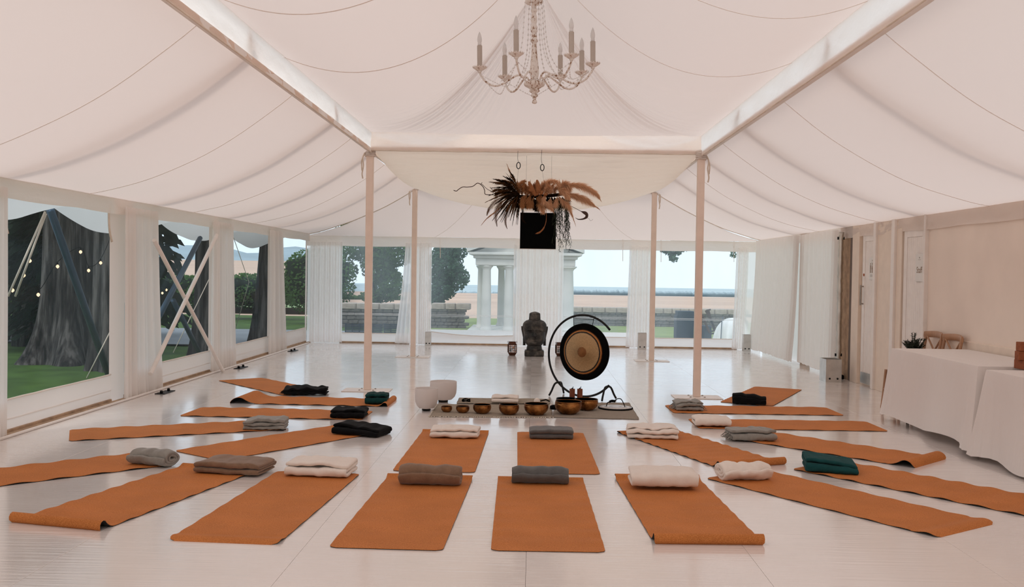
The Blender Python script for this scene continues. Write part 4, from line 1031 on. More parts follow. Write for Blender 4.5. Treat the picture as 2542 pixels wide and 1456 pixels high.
prof_px = [(1355, 4), (1345, 28), (1330, 33), (1315, 28), (1302, 20), (1285, 24), (1270, 27), (1255, 45), (1240, 44), (1225, 34), (1215, 40), (1200, 62), (1190, 70), (1180, 64), (1165, 60), (1150, 80), (1140, 95), (1125, 125), (1108, 134), (1090, 136), (1078, 132), (1066, 95), (1056, 72), (1035, 48), (1010, 50), (980, 57), (920, 58), (860, 52), (780, 44), (700, 37), (620, 32), (572, 30), (562, 44), (548, 50), (536, 48), (526, 34), (500, 33), (470, 33), (452, 28), (440, 36), (428, 44), (415, 42), (404, 34), (385, 40), (368, 41), (350, 34), (335, 28), (310, 36), (285, 40), (255, 38), (228, 34), (210, 28), (190, 27), (178, 36), (165, 44), (150, 42), (138, 32), (120, 29), (100, 36), (88, 62), (75, 100), (60, 113), (45, 116), (30, 113), (15, 80), (0, 40), (-30, 30), (-60, 12)]
def part_prof(y0, y1): return [(max(.0005, w*K), (1355-y)*K) for y, w in prof_px if y1 <= y <= y0]
MB().lathe(part_prof(1355, 1225), 24).build('finial', M['chippy'], ch)
MB().lathe(part_prof(1225, 1056), 36).build('hub', M['chippy'], ch, sharp=50)
MB().lathe(part_prof(1056, 138), 24).build('column', M['chippy'], ch)
MB().lathe(part_prof(138, -60), 32).build('crown', M['chippy'], ch)
top = (1355+60)*K
zc = (4.0-CZ)/CS
MB().tube([(0, 0, top+k*.02) for k in range(int(max(2, (zc-top)/.02)))], [.006+.004*(k % 2) for k in range(int(max(2, (zc-top)/.02)))], 8).build('chain', M['chippy'], ch)
crown_z = (1355-40)*K
AN = [352, 33, 62, 122, 176, 253, 307]
RA = [.50, .50, .50, .50, .47, .50, .50]
for a_, R in zip(AN, RA):
    a = math.radians(a_); ca, sa = math.cos(a), math.sin(a)
    P = lambda r, z: (r*ca, r*sa, z)
    s = R/.48
    arm = MB().tube(catmull([P(.06, .165), P(.10*s, .235), P(.15*s, .25), P(.22*s, .215), P(.29*s, .175), P(.36*s, .165), P(.43*s, .20), P(.475*s, .26), P(.485*s, .285)], 6), .0085, 8).build('arm', M['chippy'], ch)
    r0 = .485*s; zp = .28
    def scal(u, b, r0=r0):
        th = 2*PI*u; rr, z = [(.010, 0), (.018, .008), (.014, .016), (.030, .022), (.045, .032), (.060, .042), (.064, .050)][round(b*6)]
        if b > .8: rr += .0025*math.cos(th*20)*(b > .95); z += (.004 if b > .95 else 0)*(1 if math.cos(th*20) > -.2 else -1)
        return (rr*math.cos(th), rr*math.sin(th), z)
    q = MB(); q.grid(scal, 120, 6, True); q.lathe([(.001, .034), (.045, .034), (.06, .044)], 32)
    q.build('drip_pan', M['chippy'], arm, loc=P(r0, zp), sharp=60)
    MB().lathe([(.020, .0), (.022, .03), (.022, .20), (.018, .202), (.001, .202)], 20).build('candle_sleeve', M['sleeve'], arm, loc=P(r0, zp+.034), sharp=40)
    MB().lathe([(.014, 0), (.0165, .004), (.0175, .012), (.0155, .022), (.019, .034), (.0205, .05), (.018, .07), (.012, .093), (.006, .108), (.0008, .118)], 18).build('bulb', M['bulb'], arm, loc=P(r0, zp+.236))
    # bead chain from the crown down to the arm
    p0 = Vector(P(.075, crown_z)); p1 = Vector(P(.30*s, .20))
    N = 150; pts = []; rr = []
    for k in range(N+1):
        f = k/N; q = p0.lerp(p1, f); q.z -= .16*math.sin(PI*f)*.55*(f**.6); rad = 1-.45*math.sin(PI*f)*(1-f*.3)
        hx = Vector((q.x, q.y, 0)); pts.append((hx.x*rad, hx.y*rad, q.z)); rr.append(.0018+.0058*max(0, math.sin(k*PI/4.0))**1.0)
    MB().tube(pts, rr, 6).build('bead_chain', M['bead'], ch)
for i in range(7):                                             # swags of beads from pan to pan
    a, b = math.radians(AN[i]), math.radians(AN[(i+1) % 7]+(360 if AN[(i+1) % 7] < AN[i] else 0)); N = max(40, int((b-a)*.45/.022*8)); pts = []; rr = []
    for k in range(N+1):
        f = k/N; an = lerp(a, b, f); r = .47*(1-(.22+.18*(b-a > 1))*math.sin(PI*f)); pts.append((r*math.cos(an), r*math.sin(an), .265-(.09+.05*(b-a > .8))*math.sin(PI*f))); rr.append(.0014+.0048*max(0, math.sin(k*PI/4)))
    MB().tube(pts, rr, 6).build('bead_swag', M['bead'], ch)
# ============================================================ DRIED FLOWER CLOUD
FY = 11.45
FO = aty(1325, 480, FY)
fw_ = empty('dried_flower_cloud', FO); tag(fw_, 'hanging cloud of dried pampas, palm fronds and pods', 'flower arrangement')
fx = lambda u, v, dy=0.0: aty(u, v, FY+dy)-FO
def fibre(c, name, tr=.3): return cloth(name, c, tr, wr=0)
M['pampas'] = fibre((.82, .52, .32), 'pampas_plume_fibre'); M['pampas2'] = fibre((.55, .27, .12), 'rust_plume_fibre')
M['palm'] = fibre((.13, .055, .022), 'dried_palm_fibre', .15); M['dark'] = fibre((.018, .010, .006), 'dark_dried_leaf', .1); M['moss'] = M['dark']
M['pod'] = plain('seed_pod_felt', (.30, .11, .035), .85, var=.3, nscale=60, bump=.6, bscale=120)
M['green'] = fibre((.035, .045, .030), 'grey_green_tendril', .1); M['twig'] = plain('dark_twig', (.05, .02, .012), .7)
random.seed(5)
def tri(mb, b, d, ln, wd):
    sd = d.cross(Vector((random.gauss(0, 1), random.gauss(0, 1), random.gauss(0, 1)))).normalized()*wd
    mid_ = b+d*ln*.5+Vector((0, 0, -ln*.08))
    mb.add([b-sd*.5, b+sd*.5, mid_+sd, mid_-sd, b+d*ln+Vector((0, 0, -ln*.3))], [(0, 1, 2, 3), (3, 2, 4)])
def plume(pts, mat, n=700, ln=.07, wd=.0016, spread=.8, name='pampas_plume', taper=True):
    C = catmull([Vector(p) for p in pts], 10); mb = MB(); mb.tube(C, .0028, 5); N = len(C)-1
    for k in range(n):
        f = random.random()**.8; i = min(N-1, int(f*N)); b = C[i].lerp(C[i+1], f*N-i); d = (C[i+1]-C[i]).normalized()
        env = math.sin(PI*min(1, .12+f*.95))**.6 if taper else 1
        r = Vector((random.gauss(0, 1), random.gauss(0, 1), random.gauss(0, 1)-.25)).normalized()
        tri(mb, b, (d+r*spread*env).normalized(), ln*random.uniform(.5, 1.15)*max(.35, env), wd*random.uniform(.7, 1.4))
    o = mb.build(name, M[mat], fw_); o['kind'] = 'stuff'; return o
def px(*pts): return [fx(*p) for p in pts]
MB().tube(catmull(px((1268, 482), (1300, 488), (1360, 486), (1405, 480)), 5), .020, 10).build('bar', M['dark'], fw_)
for q in (((1390, 472), (1420, 458), (1450, 462), (1478, 478), (1490, 494)), ((1395, 482), (1425, 484), (1455, 495), (1485, 516)), ((1385, 470), (1400, 456), (1408, 462), (1412, 480))):
    plume(px(*q), 'pampas', 3600, .10, .0012, .75)
for q in (((1370, 470, -.05), (1362, 452, -.1), (1380, 450, -.12), (1392, 470, -.1)), ((1355, 480, -.1), (1350, 496, -.14), (1365, 510, -.14), (1374, 525, -.12)), ((1385, 485, -.08), (1398, 500, -.1), (1412, 512, -.1), (1428, 556, -.08)), ((1345, 470, .05), (1352, 455, 0), (1372, 448, 0)),
          ((1385, 470, -.12), (1402, 478, -.16), (1416, 496, -.15)), ((1340, 492, -.1), (1344, 510, -.12), (1350, 528, -.12))):
    plume(px(*q), 'pampas', 1300, .080, .0012, .85)
for q in (((1312, 470), (1300, 455), (1302, 450)), ((1310, 480, -.08), (1298, 495, -.1), (1300, 512, -.1)), ((1318, 480, -.1), (1312, 498, -.12), (1322, 508, -.12)), ((1325, 488, -.1), (1318, 505, -.1), (1310, 512, -.1)), ((1300, 470, -.05), (1292, 458, -.08), (1302, 446, -.05))):
    plume(px(*q), 'pampas2', 900, .07, .0013, .85)
plume(px((1282, 462), (1268, 430), (1258, 407)), 'pampas2', 420, .045, .0014, .35, 'feather_grass')
for q in (((1270, 470), (1248, 455), (1217, 451)), ((1275, 476), (1250, 452), (1232, 444)), ((1280, 470), (1262, 452), (1248, 446)), ((1272, 484), (1245, 478), (1228, 484)), ((1275, 480), (1240, 470), (1222, 474))):
    plume(px(*q), 'palm', 340, .07, .002, .45, 'palm_frond')
# long drooping feather fronds: spine with a comb of leaflets
def frond(pts, mat, n=46, ln=.09, curl=.5):
    C = catmull([Vector(p) for p in pts], 12); mb = MB(); N = len(C)-1; mb.tube(C, .003, 5)
    for k in range(n):
        f = .2+.8*k/n; i = min(N-1, int(f*N)); b = C[i].lerp(C[i+1], f*N-i); d = (C[i+1]-C[i]).normalized()
        for s in (-1, 1):
            sd = d.cross(Vector((0, 1, .1))).normalized()*s
            dd = (d*.9+sd*.7+Vector((0, random.uniform(-.3, .3), -curl*.6))).normalized(); l = ln*math.sin(PI*min(1, .25+f*.72))*random.uniform(.8, 1.1)
            w_ = d*.0028; mb.add([b-w_, b+w_, b+dd*l*.6+w_*.9, b+dd*l*.6-w_*.9, b+dd*l+Vector((0, 0, -l*.3))], [(0, 1, 2, 3), (3, 2, 4)])
    o = mb.build('palm_frond', M[mat], fw_); o['kind'] = 'stuff'
frond(px((1268, 486), (1235, 495), (1215, 515), (1208, 535)), 'palm', 40, .06)
frond(px((1262, 490), (1240, 505), (1230, 530), (1234, 562)), 'palm', 44, .075)
frond(px((1270, 492), (1262, 520), (1254, 545), (1259, 568)), 'palm', 40, .05)
frond(px((1290, 495, -.1), (1298, 520, -.1), (1296, 540, -.1), (1306, 555, -.1)), 'dark', 36, .04)
plume(px((1262, 492), (1235, 520), (1210, 540), (1195, 558)), 'pampas2', 300, .04, .0015, .3, 'feather_grass')
for k in range(30):                                    # dark burst of feathery fronds on the left
    a = lerp(PI*.60, PI*1.50, (k+random.random())/30); l = random.uniform(.24, .40); c = fx(1290, 482, random.uniform(-.12, .12))
    d = Vector((math.cos(a), random.uniform(-.45, .3), math.sin(a))).normalized(); e_ = c+d*l+Vector((0, 0, -.22*l*abs(math.cos(a))))
    m1 = c.lerp(e_, .5)+Vector((0, 0, .045))
    plume((c, m1, e_), ('dark', 'palm', 'dark')[k % 3], 260, .055, .0022, .42, 'palm_frond')
for k in range(22):
    a = random.uniform(PI*.62, PI*1.52); l = random.uniform(.22, .36); c = fx(1288, 482, random.uniform(-.1, .1))
    d = Vector((math.cos(a), random.uniform(-.4, .3), math.sin(a))).normalized(); e_ = c+d*l+Vector((0, 0, -.12*l))
    sd = d.cross(Vector((random.gauss(0, .4), 1, random.gauss(0, .4)))).normalized()*random.uniform(.003, .007)
    m1 = c.lerp(e_, .45)+Vector((0, 0, .03))
    MB().add([c-sd*.4, c+sd*.4, m1+sd, m1-sd, e_], [(0, 1, 2, 3), (3, 2, 4)]).build('stiff_leaf', M[random.choice(('dark', 'palm', 'dark'))], fw_, solid=.002)
for k in range(14):                                    # fluffy filling over the bar
    u = lerp(1296, 1400, k/13)+random.uniform(-4, 4); v = 484+random.uniform(-8, 6); dx = random.uniform(-14, 14); dv = random.choice((-20, -14, 18, 24))
    plume(px((u, v, -.06), (u+dx*.6, v+dv*.6, -.12), (u+dx, v+dv, -.14)), 'pampas2' if u < 1345 else 'pampas', 800, .065, .0013, .9)
for k in range(12):                                    # upright fluff behind the pods
    u = lerp(1288, 1398, k/11)+random.uniform(-3, 3); tp_ = random.uniform(446, 462)
    plume(px((u, 486, .05), (u+random.uniform(-5, 5), 470, .07), (u+random.uniform(-10, 10), tp_, .05)), 'pampas2' if k < 6 else 'pampas', 900, .07, .0014, .9)
for k in range(18):
    u = lerp(1292, 1402, k/17); plume(px((u, 488, .0), (u+random.uniform(-8, 8), 500, .03), (u+random.uniform(-12, 12), 512, .02)), 'dark', 420, .075, .003, 1.0, 'dark_foliage')
for (b, e_, r) in (((1330, 486, -.14), (1312, 450, -.17), .026), ((1338, 480, -.14), (1333, 446, -.17), .030), ((1334, 478, -.14), (1336, 462, -.17), .026), ((1312, 470, -.14), (1326, 474, -.17), .022), ((1322, 480, -.12), (1338, 481, -.14), .024), ((1341, 481, -.13), (1348, 474, -.16), .022), ((1350, 484, -.12), (1359, 480, -.15), .022)):
    b = fx(*b); e_ = fx(*e_); L = (e_-b)
    MB().tube([b+L*(k/10) for k in range(11)], [r*math.sin(PI*(.12+.84*k/10))**.6 for k in range(11)], 14).build('seed_pod', M['pod'], fw_)
for (a, b) in (((1316, 494, -.1), (1340, 505, -.12)), ((1330, 500, -.05), (1325, 518, -.05)), ((1340, 506, 0), (1330, 522, 0))):
    plume(px(a, ((a[0]+b[0])/2+3, (a[1]+b[1])/2, a[2]), b), 'dark', 200, .06, .004, .9, 'dark_foliage')
random.seed(9)
for k in range(34):                                    # hanging tendrils on the right
    u = random.uniform(1372, 1412); v0 = random.uniform(492, 510); ln = random.uniform(40, 105) if k < 28 else random.uniform(110, 125)
    pts = [fx(u+random.uniform(-3, 3)+(j/6)**2*random.uniform(-6, 10), v0+ln*j/6, random.uniform(-.04, .04)-.05) for j in range(7)]
    mb = MB(); C = catmull(pts, 4); mb.tube(C, .0016, 4)
    for i in range(0, len(C), 1):
        for _ in range(2): tri(mb, C[i], Vector((random.gauss(0, 1), random.gauss(0, 1), -1.0)).normalized(), .028, .0022)
    o = mb.build('tendril', M['green'], fw_); o['kind'] = 'stuff'
tw = MB().tube(catmull(px((1225, 483), (1205, 482), (1203, 472), (1198, 462), (1186, 454), (1174, 462), (1160, 464), (1148, 464), (1138, 470), (1133, 474), (1126, 472)), 4), .0045, 6); tw.build('twig', M['twig'], fw_)
MB().tube(catmull(px((1222, 476), (1208, 468), (1198, 458), (1194, 456), (1197, 453)), 4), .003, 6).build('twig', M['twig'], fw_)
MB().tube(catmull(px((1240, 482), (1226, 474), (1216, 464)), 4), .003, 6).build('twig', M['twig'], fw_)
MB().tube(catmull(px((1406, 506), (1425, 515), (1442, 524)), 4), .003, 6).build('twig', M['twig'], fw_)
C = catmull(px((1442, 524), (1455, 530), (1456, 538), (1448, 543), (1436, 544), (1428, 540)), 5)
MB().tube(C, [.004, .010, .018, .024, .026, .026, .025, .024, .023, .022, .022, .020, .018, .016, .014, .012, .011, .010, .009, .008, .007, .006, .005, .004, .003, .002], 10, flat=.5).build('hooked_pod', M['twig'], fw_)
MB().tube(catmull(px((1455, 541), (1462, 542), (1466, 548), (1472, 544)), 4), .0012, 5).build('thorn', M['twig'], fw_)
MB().tube(catmull(px((1356, 508, -.16), (1356, 545, -.2), (1350, 565, -.2), (1340, 576, -.2), (1329, 580, -.2)), 6), [.003]*6+[.005]*6+[.012]*6+[.014]*4+[.010, .006, .003], 8, flat=.3).build('curled_leaf', M['pod'], fw_)
# two wire hangers with snap hooks
for (u, v0, v1, e_) in ((1287, 386, 418, (1282, 470)), (1346, 384, 423, (1352, 462))):
    t = empty('snap_hook', aty(u, v1, FY+.02)); tag(t, 'black snap hook on a wire left of the peak' if u < 1300 else 'black snap hook on a wire holding the dried flowers', 'hook', 'snap hooks under the cross beam')
    W0 = t.location; q = lambda uu, vv: aty(uu, vv, FY+.02)-W0
    h = (v1-v0)*.38/ (FPX/FY)
    MB().tube([(.022*math.cos(a), 0, .035+.038*math.sin(a)) for a in [k*2*PI/20 for k in range(20)]], .005, 6, True).build('hook', M['blackmetal'], t)
    MB().tube(catmull([(0, 0, .07), (-.01, 0, .11), q(u-2, v0+4), q(u-1, v0-12)], 4), .0022, 5).build('wire', M['blackmetal'], t)
    MB().tube([(0, 0, 0), q(*e_)], .0012, 4).build('thread', M['blackmetal'], t)
# black square panel hanging behind the flowers
pa = aty(1335, 617, 11.95); hw_ = 44.5/(FPX/11.95)
t = empty('black_panel', (pa.x, 11.95, pa.z)); tag(t, 'plain black square panel hanging below the dried flowers', 'panel')
MB().box(-hw_, hw_, 0, .02, 0, hw_*2).build('board', M['black'], t, smooth=False)
MB().box(-hw_-.004, hw_+.004, .004, .03, -.006, 0).build('edge_strip', M['white_paint'], t, smooth=False)
for s in (-1, 1): MB().tube([(s*hw_*.7, .01, hw_*2), (s*hw_*.7, .01, 2.93-pa.z)], .0012, 4).build('wire', M['blackmetal'], t)
# ============================================================ OUTSIDE
M['grass_shade'] = plain('lawn', (.060, .105, .022), .95, var=.45, nscale=1.4, bump=.6, bscale=40, spec=.1)  # dark green carries the tree shade of the left lawn in its colour
M['field'] = plain('stubble_field', (.58, .40, .30), .95, var=.12, nscale=.05, spec=.1)
M['green_field'] = plain('green_field', (.26, .33, .16), .95, var=.15, nscale=.03, spec=.1)
M['tarmac'] = plain('grey_road', (.26, .26, .27), .85, var=.15, nscale=.6)
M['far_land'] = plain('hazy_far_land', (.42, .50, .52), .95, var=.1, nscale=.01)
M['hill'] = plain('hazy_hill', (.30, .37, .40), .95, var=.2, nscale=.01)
M['leaf'] = cloth('green_leaves', (.085, .16, .05), .4, wr=0); M['leaf2'] = cloth('blue_green_leaves', (.075, .145, .085), .4, wr=0)
M['needle'] = plain('dark_conifer_foliage', (.010, .018, .010), .8, var=.5, nscale=3, spec=.1)
tb = NT('grey_bark'); vb_ = tb.coord((1, 1, .10)); cb_ = tb.ramp(tb.noise(9, vb_, 5, .65), [(.40, (.014, .012, .011)), (.52, (.05, .043, .039)), (.64, (.12, .105, .095))])
pb_ = tb.n('BsdfPrincipled', **{'Base Color': cb_, 'Roughness': .9, 'Specular IOR Level': .15}); tb.l(tb.bump(tb.noise(14, vb_, 4), .9, .03), pb_.inputs['Normal']); M['bark'] = tb.done(pb_.outputs[0])
M['rock'] = plain('dark_wall_stone', (.13, .115, .10), .9, var=.45, nscale=2.2, bump=.5, bscale=12)
M['cap'] = plain('wall_cap_stone', (.40, .33, .28), .9, var=.25, nscale=3)
M['temple'] = plain('pale_temple_stone', (.62, .60, .56), .8, var=.14, nscale=1.5, bump=.2)
GZ = -.32
gnd = MB(); 
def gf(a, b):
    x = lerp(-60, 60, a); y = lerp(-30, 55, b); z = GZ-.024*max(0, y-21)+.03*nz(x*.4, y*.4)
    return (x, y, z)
o = gnd.grid(gf, 60, 50).build('lawn', M['grass_shade'])
M['grass_lit'] = plain('lit_lawn', (.22, .27, .09), .95, var=.2, nscale=1.2, bump=.4, bscale=40, spec=.1)  # same lawn away from the trees, daylight put into a lighter green
mo = MB().grid(lambda a, b: (lerp(-5.0, 20, a), lerp(19.8, 52, b), GZ-.024*max(0, lerp(19.8, 52, b)-21)+.04), 20, 30).build('lit_lawn', M['grass_lit']); tag(mo, 'lawn beyond the end windows, open daylight put into its lighter green', kind='structure'); tag(o, 'green lawn round the marquee', kind='structure')
o = MB().grid(lambda a, b: (lerp(-420, 420, a), lerp(52, 310, b), lerp(-1.06, -5.4, b)), 4, 8).build('stubble_field', M['field']); tag(o, 'pinkish stubble field beyond the stone wall', kind='structure')
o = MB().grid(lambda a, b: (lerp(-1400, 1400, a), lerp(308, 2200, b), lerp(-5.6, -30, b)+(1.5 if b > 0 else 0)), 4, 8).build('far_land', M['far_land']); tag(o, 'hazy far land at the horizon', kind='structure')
# side country on the left: verge, lane, hedge bank, brown slope, hill
def polar(a, b, t0, t1, y0, y1, z0, z1, bump=0.0):
    y = lerp(y0, y1, b); t = lerp(t0, t1, a); return (-t*y, y, lerp(z0, z1, b)+bump*nz(t*14, y*.004, 2)*b)
o = MB().grid(lambda a, b: (lerp(-40, -5.3, a), lerp(22.0, 31.5, b), GZ-.024*(lerp(22.0, 31.5, b)-21)+.05), 20, 6).build('lane', M['tarmac']); tag(o, 'grey lane seen through the left windows', kind='structure')
o = MB().grid(lambda a, b: polar(a, b, .20, .75, 54, 102, -.7, .55), 8, 4).build('green_bank', M['green_field']); tag(o, 'green bank beyond the lane', kind='structure')
o = MB().grid(lambda a, b: polar(a, b, .20, .80, 100, 310, .5, 4.0), 8, 6).build('brown_slope', M['field']); tag(o, 'brown ploughed slope beyond the lane', kind='structure')
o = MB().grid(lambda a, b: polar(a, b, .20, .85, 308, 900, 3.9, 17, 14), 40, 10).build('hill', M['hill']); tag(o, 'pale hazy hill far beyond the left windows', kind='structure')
# hedges / trees as leaf clouds
def leafcloud(mb, c, r, n, size, seed, flat=1.0):
    rnd = random.Random(seed)
    for k in range(n):
        while True:
            p = Vector((rnd.uniform(-1, 1), rnd.uniform(-1, 1), rnd.uniform(-1, 1)))
            if .25 < p.length < 1: break
        p = Vector((c[0]+p.x*r[0], c[1]+p.y*r[1], c[2]+p.z*r[2]))
        d = Vector((rnd.gauss(0, 1), rnd.gauss(0, 1), rnd.gauss(0, .7))).normalized(); s_ = d.orthogonal().normalized()*size*.45; l = d*size*rnd.uniform(.7, 1.3)
        mb.add([p-l*.5, p+s_, p+l*.5, p-s_], [(0, 1, 2, 3)])
def tree(name, label, base, h, tr, blobs, mat, size, seed, tmat='bark', group='trees beyond the windows'):
    t = empty(name, base); tag(t, label, 'tree', group)
    tk = MB().tube([(0, 0, 0), (.05*tr*3, 0, h*.3), (0, .1, h*.7), (0, 0, h)], [tr*1.3, tr, tr*.7, tr*.3], 12); tk.build('trunk', M[tmat], t)
    mb = MB()
    for i, (c, r, n) in enumerate(blobs): leafcloud(mb, c, r, n, size, seed*100+i)
    o = mb.build('foliage', M[mat], t); o['kind'] = 'stuff'
    return t
ZT = lambda y: GZ-.024*(y-21)
def at_tree(u, v, y): return aty(u, v, y)
D = 44.0
b0 = aty(925, 800, D); b0.z = -1.2
def rel(u, v, y, b): p = aty(u, v, y); return (p.x-b.x, p.y-b.y, p.z-b.z)
m_ = D/FPX
tree('broadleaf_tree', 'large leafy tree seen through the first end window', b0, 2.6, .28,
     [(rel(940, 650, D, b0), (45*m_, 1.0, 60*m_), 2600), (rel(965, 705, D, b0), (38*m_, .8, 45*m_), 1700), (rel(975, 620, D, b0), (60*m_, 1, 45*m_), 2200), (rel(930, 735, D, b0), (40*m_, .6, 18*m_), 500), (rel(880, 620, D, b0), (45*m_, .8, 30*m_), 900), (rel(870, 670, D, b0), (20*m_, .5, 22*m_), 220), (rel(940, 560, D, b0), (110*m_, 1.2, 40*m_), 2600)], 'leaf', .125, 3)
b1 = aty(1085, 810, D-3); b1.z = -1.1; m_ = (D-3)/FPX
tree('broadleaf_tree', 'blue green leafy tree left of the temple in the second end window', b1, 2.6, .25,
     [(rel(1105, 660, D-3, b1), (48*m_, .8, 50*m_), 2600), (rel(1095, 715, D-3, b1), (40*m_, .7, 32*m_), 1300), (rel(1140, 690, D-3, b1), (26*m_, .6, 30*m_), 700), (rel(1120, 620, D-3, b1), (45*m_, .6, 30*m_), 1300), (rel(1085, 740, D-3, b1), (22*m_, .5, 20*m_), 350)], 'leaf2', .115, 4)
b2 = aty(1700, 805, 30); b2.z = -.5
t = empty('overhanging_tree', (9.5, 26.5, GZ-.15)); tag(t, 'tree whose leafy branch hangs into the top of the fourth end window', 'tree')
mb = MB(); m_ = 26/FPX
bb = t.location
for (u, v, ru, rv, n) in ((1670, 620, 30, 14, 420), (1690, 608, 40, 14, 500), (1655, 612, 22, 12, 250), (1672, 640, 10, 12, 70), (1776, 616, 12, 5, 60), (1820, 630, 6, 10, 40)):
    p = aty(u, v, 26); leafcloud(mb, p-bb, (ru*m_, .3, rv*m_), n, .09, u)
mb.build('foliage', M['leaf2'], t)['kind'] = 'stuff'
MB().tube([(0, 0, 0), (-.1, 0, 2.2), (-.2, 0, 4.6)], [.35, .28, .18], 12).build('trunk', M['bark'], t)
MB().tube(catmull([Vector((-.15, 0, 3.4)), Vector((-2.2, -.2, 4.2)), aty(1760, 572, 26)-bb, aty(1690, 590, 26)-bb, aty(1650, 612, 26)-bb], 6), .03, 6).build('limb', M['bark'], t)
# dark conifers and big trunks on the left
def conifer(label, x, y, h, w_, seed, n=5200):
    t = empty('conifer', (x, y, GZ)); tag(t, label, 'tree', 'dark conifers left of the marquee')
    MB().tube([(0, 0, 0), (0, 0, h)], [.4, .1], 10).build('trunk', M['bark'], t)
    rnd = random.Random(seed); mb = MB()
    for k in range(n):
        f = rnd.random()**.7; z = .2+f*(h-.2); r = w_*(1-f*.6)*math.sqrt(rnd.random()); a = rnd.uniform(0, 2*PI)
        p = Vector((r*math.cos(a), r*math.sin(a), z)); d = Vector((math.cos(a), math.sin(a), -.7+rnd.gauss(0, .3))).normalized(); s_ = d.orthogonal().normalized()*.09; l = d*rnd.uniform(.25, .5)
        mb.add([p, p+l*.5+s_, p+l, p+l*.5-s_], [(0, 1, 2, 3)])
    o = mb.build('foliage', M['needle'], t); o['kind'] = 'stuff'
for i, (x, y, h, w_, lab) in enumerate(((-13.6, 24.0, 9, 2.3, 'dark conifer behind the left windows, far end of the row'), (-11.2, 21.2, 10, 2.0, 'dark conifer behind the steel guy pole'), (-11.5, 26.0, 9, 2.0, 'dark conifer behind the big trunk'), (-9.6, 19.8, 9, 1.3, 'dark conifer at the left side of the first left window'))):
    conifer(lab, x, y, h, w_, 40+i)
def trunk(label, x, y, r, h, flare, lean=0.0, seed=0, crown=True):
    t = empty('tall_tree', (x, y, GZ-.05)); tag(t, label, 'tree', 'tall trees left of the marquee')
    def fn(a, b):
        an = 2*PI*a; z = b*h; rr = r*(1+flare*math.exp(-z*1.6))*(1+.10*math.sin(an*5+seed)*(1+1.5*math.exp(-z*1.5))+.06*nz(math.cos(an)*2, math.sin(an)*2, z*.6+seed))
        return (rr*math.cos(an)+lean*z, rr*math.sin(an), z)
    MB().grid(fn, 40, 30, True).build('trunk', M['bark'], t)
    mb = MB(); leafcloud(mb, (lean*h, 0, h+.2), (2.6, 2.6, 1.6), 2600, .22, 70+seed)
    if seed in (1, 3): leafcloud(mb, (.4, -1.2, 3.6), (.7, .8, .5), 160, .10, 90+seed)
    mb.build('foliage', M['needle'], t)['kind'] = 'stuff'
trunk('massive flared tree standing in the middle of the first left window', -8.6, 17.7, .42, 6, .9, .0, 1)
trunk('tall straight tree right of the massive flared one', -7.3, 16.4, .24, 7, .4, .01, 2)
trunk('slim tree at the right side of the second left window', -6.35, 18.8, .26, 7, .5, .0, 3)
trunk('slanting tree at the right side of the third left window', -6.75, 24.0, .26, 7, .3, .07, 4)
def hedge(label, x, y, rx, ry, h, seed, mat='leaf', n=1500, size=.14):
    t = empty('hedge', (x, y, GZ)); tag(t, label, 'hedge', 'hedges beyond the left windows'); mb = MB()
    leafcloud(mb, (0, 0, h*.5), (rx, ry, h*.55), n, size, seed)
    mb.build('foliage', M[mat], t)['kind'] = 'stuff'
    MB().lathe([(.001, 0)]+[(.82*math.sin(PI*(.15+.35*k/5+.0)), .16*k) for k in range(1, 6)]+[(.3, .92), (.001, .95)], 20).build('core', M['needle'], t).scale = (rx, ry, h)
hedge('dark hedge beyond the lane in the third left window', -13.2, 45, 3.4, 1.6, 1.5, 1, n=6000, size=.13)
hedge('dark hedge bank beyond the lane in the second left window', -16.5, 42, 3.2, 1.8, 1.5, 2, n=6000, size=.13)
hedge('green bush in the fourth left window', -8.9, 39.5, 1.6, 1.6, 2.6, 3, n=5000, size=.12)
hedge('shadowy hedge behind the trees of the first left window', -19.5, 37, 4.0, 2.0, 1.9, 4, 'leaf', 5000, .14)
# low hedge on the far field
for i, (u0, u1, v0, v1, y, lab) in enumerate(((1400, 1830, 715, 731, 330, 'long low hedge line across the far field'), (1080, 1300, 718, 735, 320, 'far hedge line behind the temple columns'), (850, 1010, 728, 748, 120, 'hedge line left of the large leafy tree'))):
    a, b = aty(u0, v1, y), aty(u1, v1, y); h = abs(aty(u0, v0, y).z-a.z)
    t = empty('far_hedge', ((a.x+b.x)/2, y, a.z-1)); tag(t, lab, 'hedge', 'hedge lines on the far fields')
    def fn(u, v, a=a, b=b, h=h, y=y): return (lerp(a.x, b.x, u)-(a.x+b.x)/2, -y*.01*math.sin(PI*v), 1+h*math.sin(PI*v/2)*(.75+.5*nz(u*60, 1)*.5+.2*nz(u*200, 3)) if v > 0 else 0)
    MB().grid(fn, 160, 4).build('hedge_row', M['hill'] if y > 200 else M['leaf'], t)
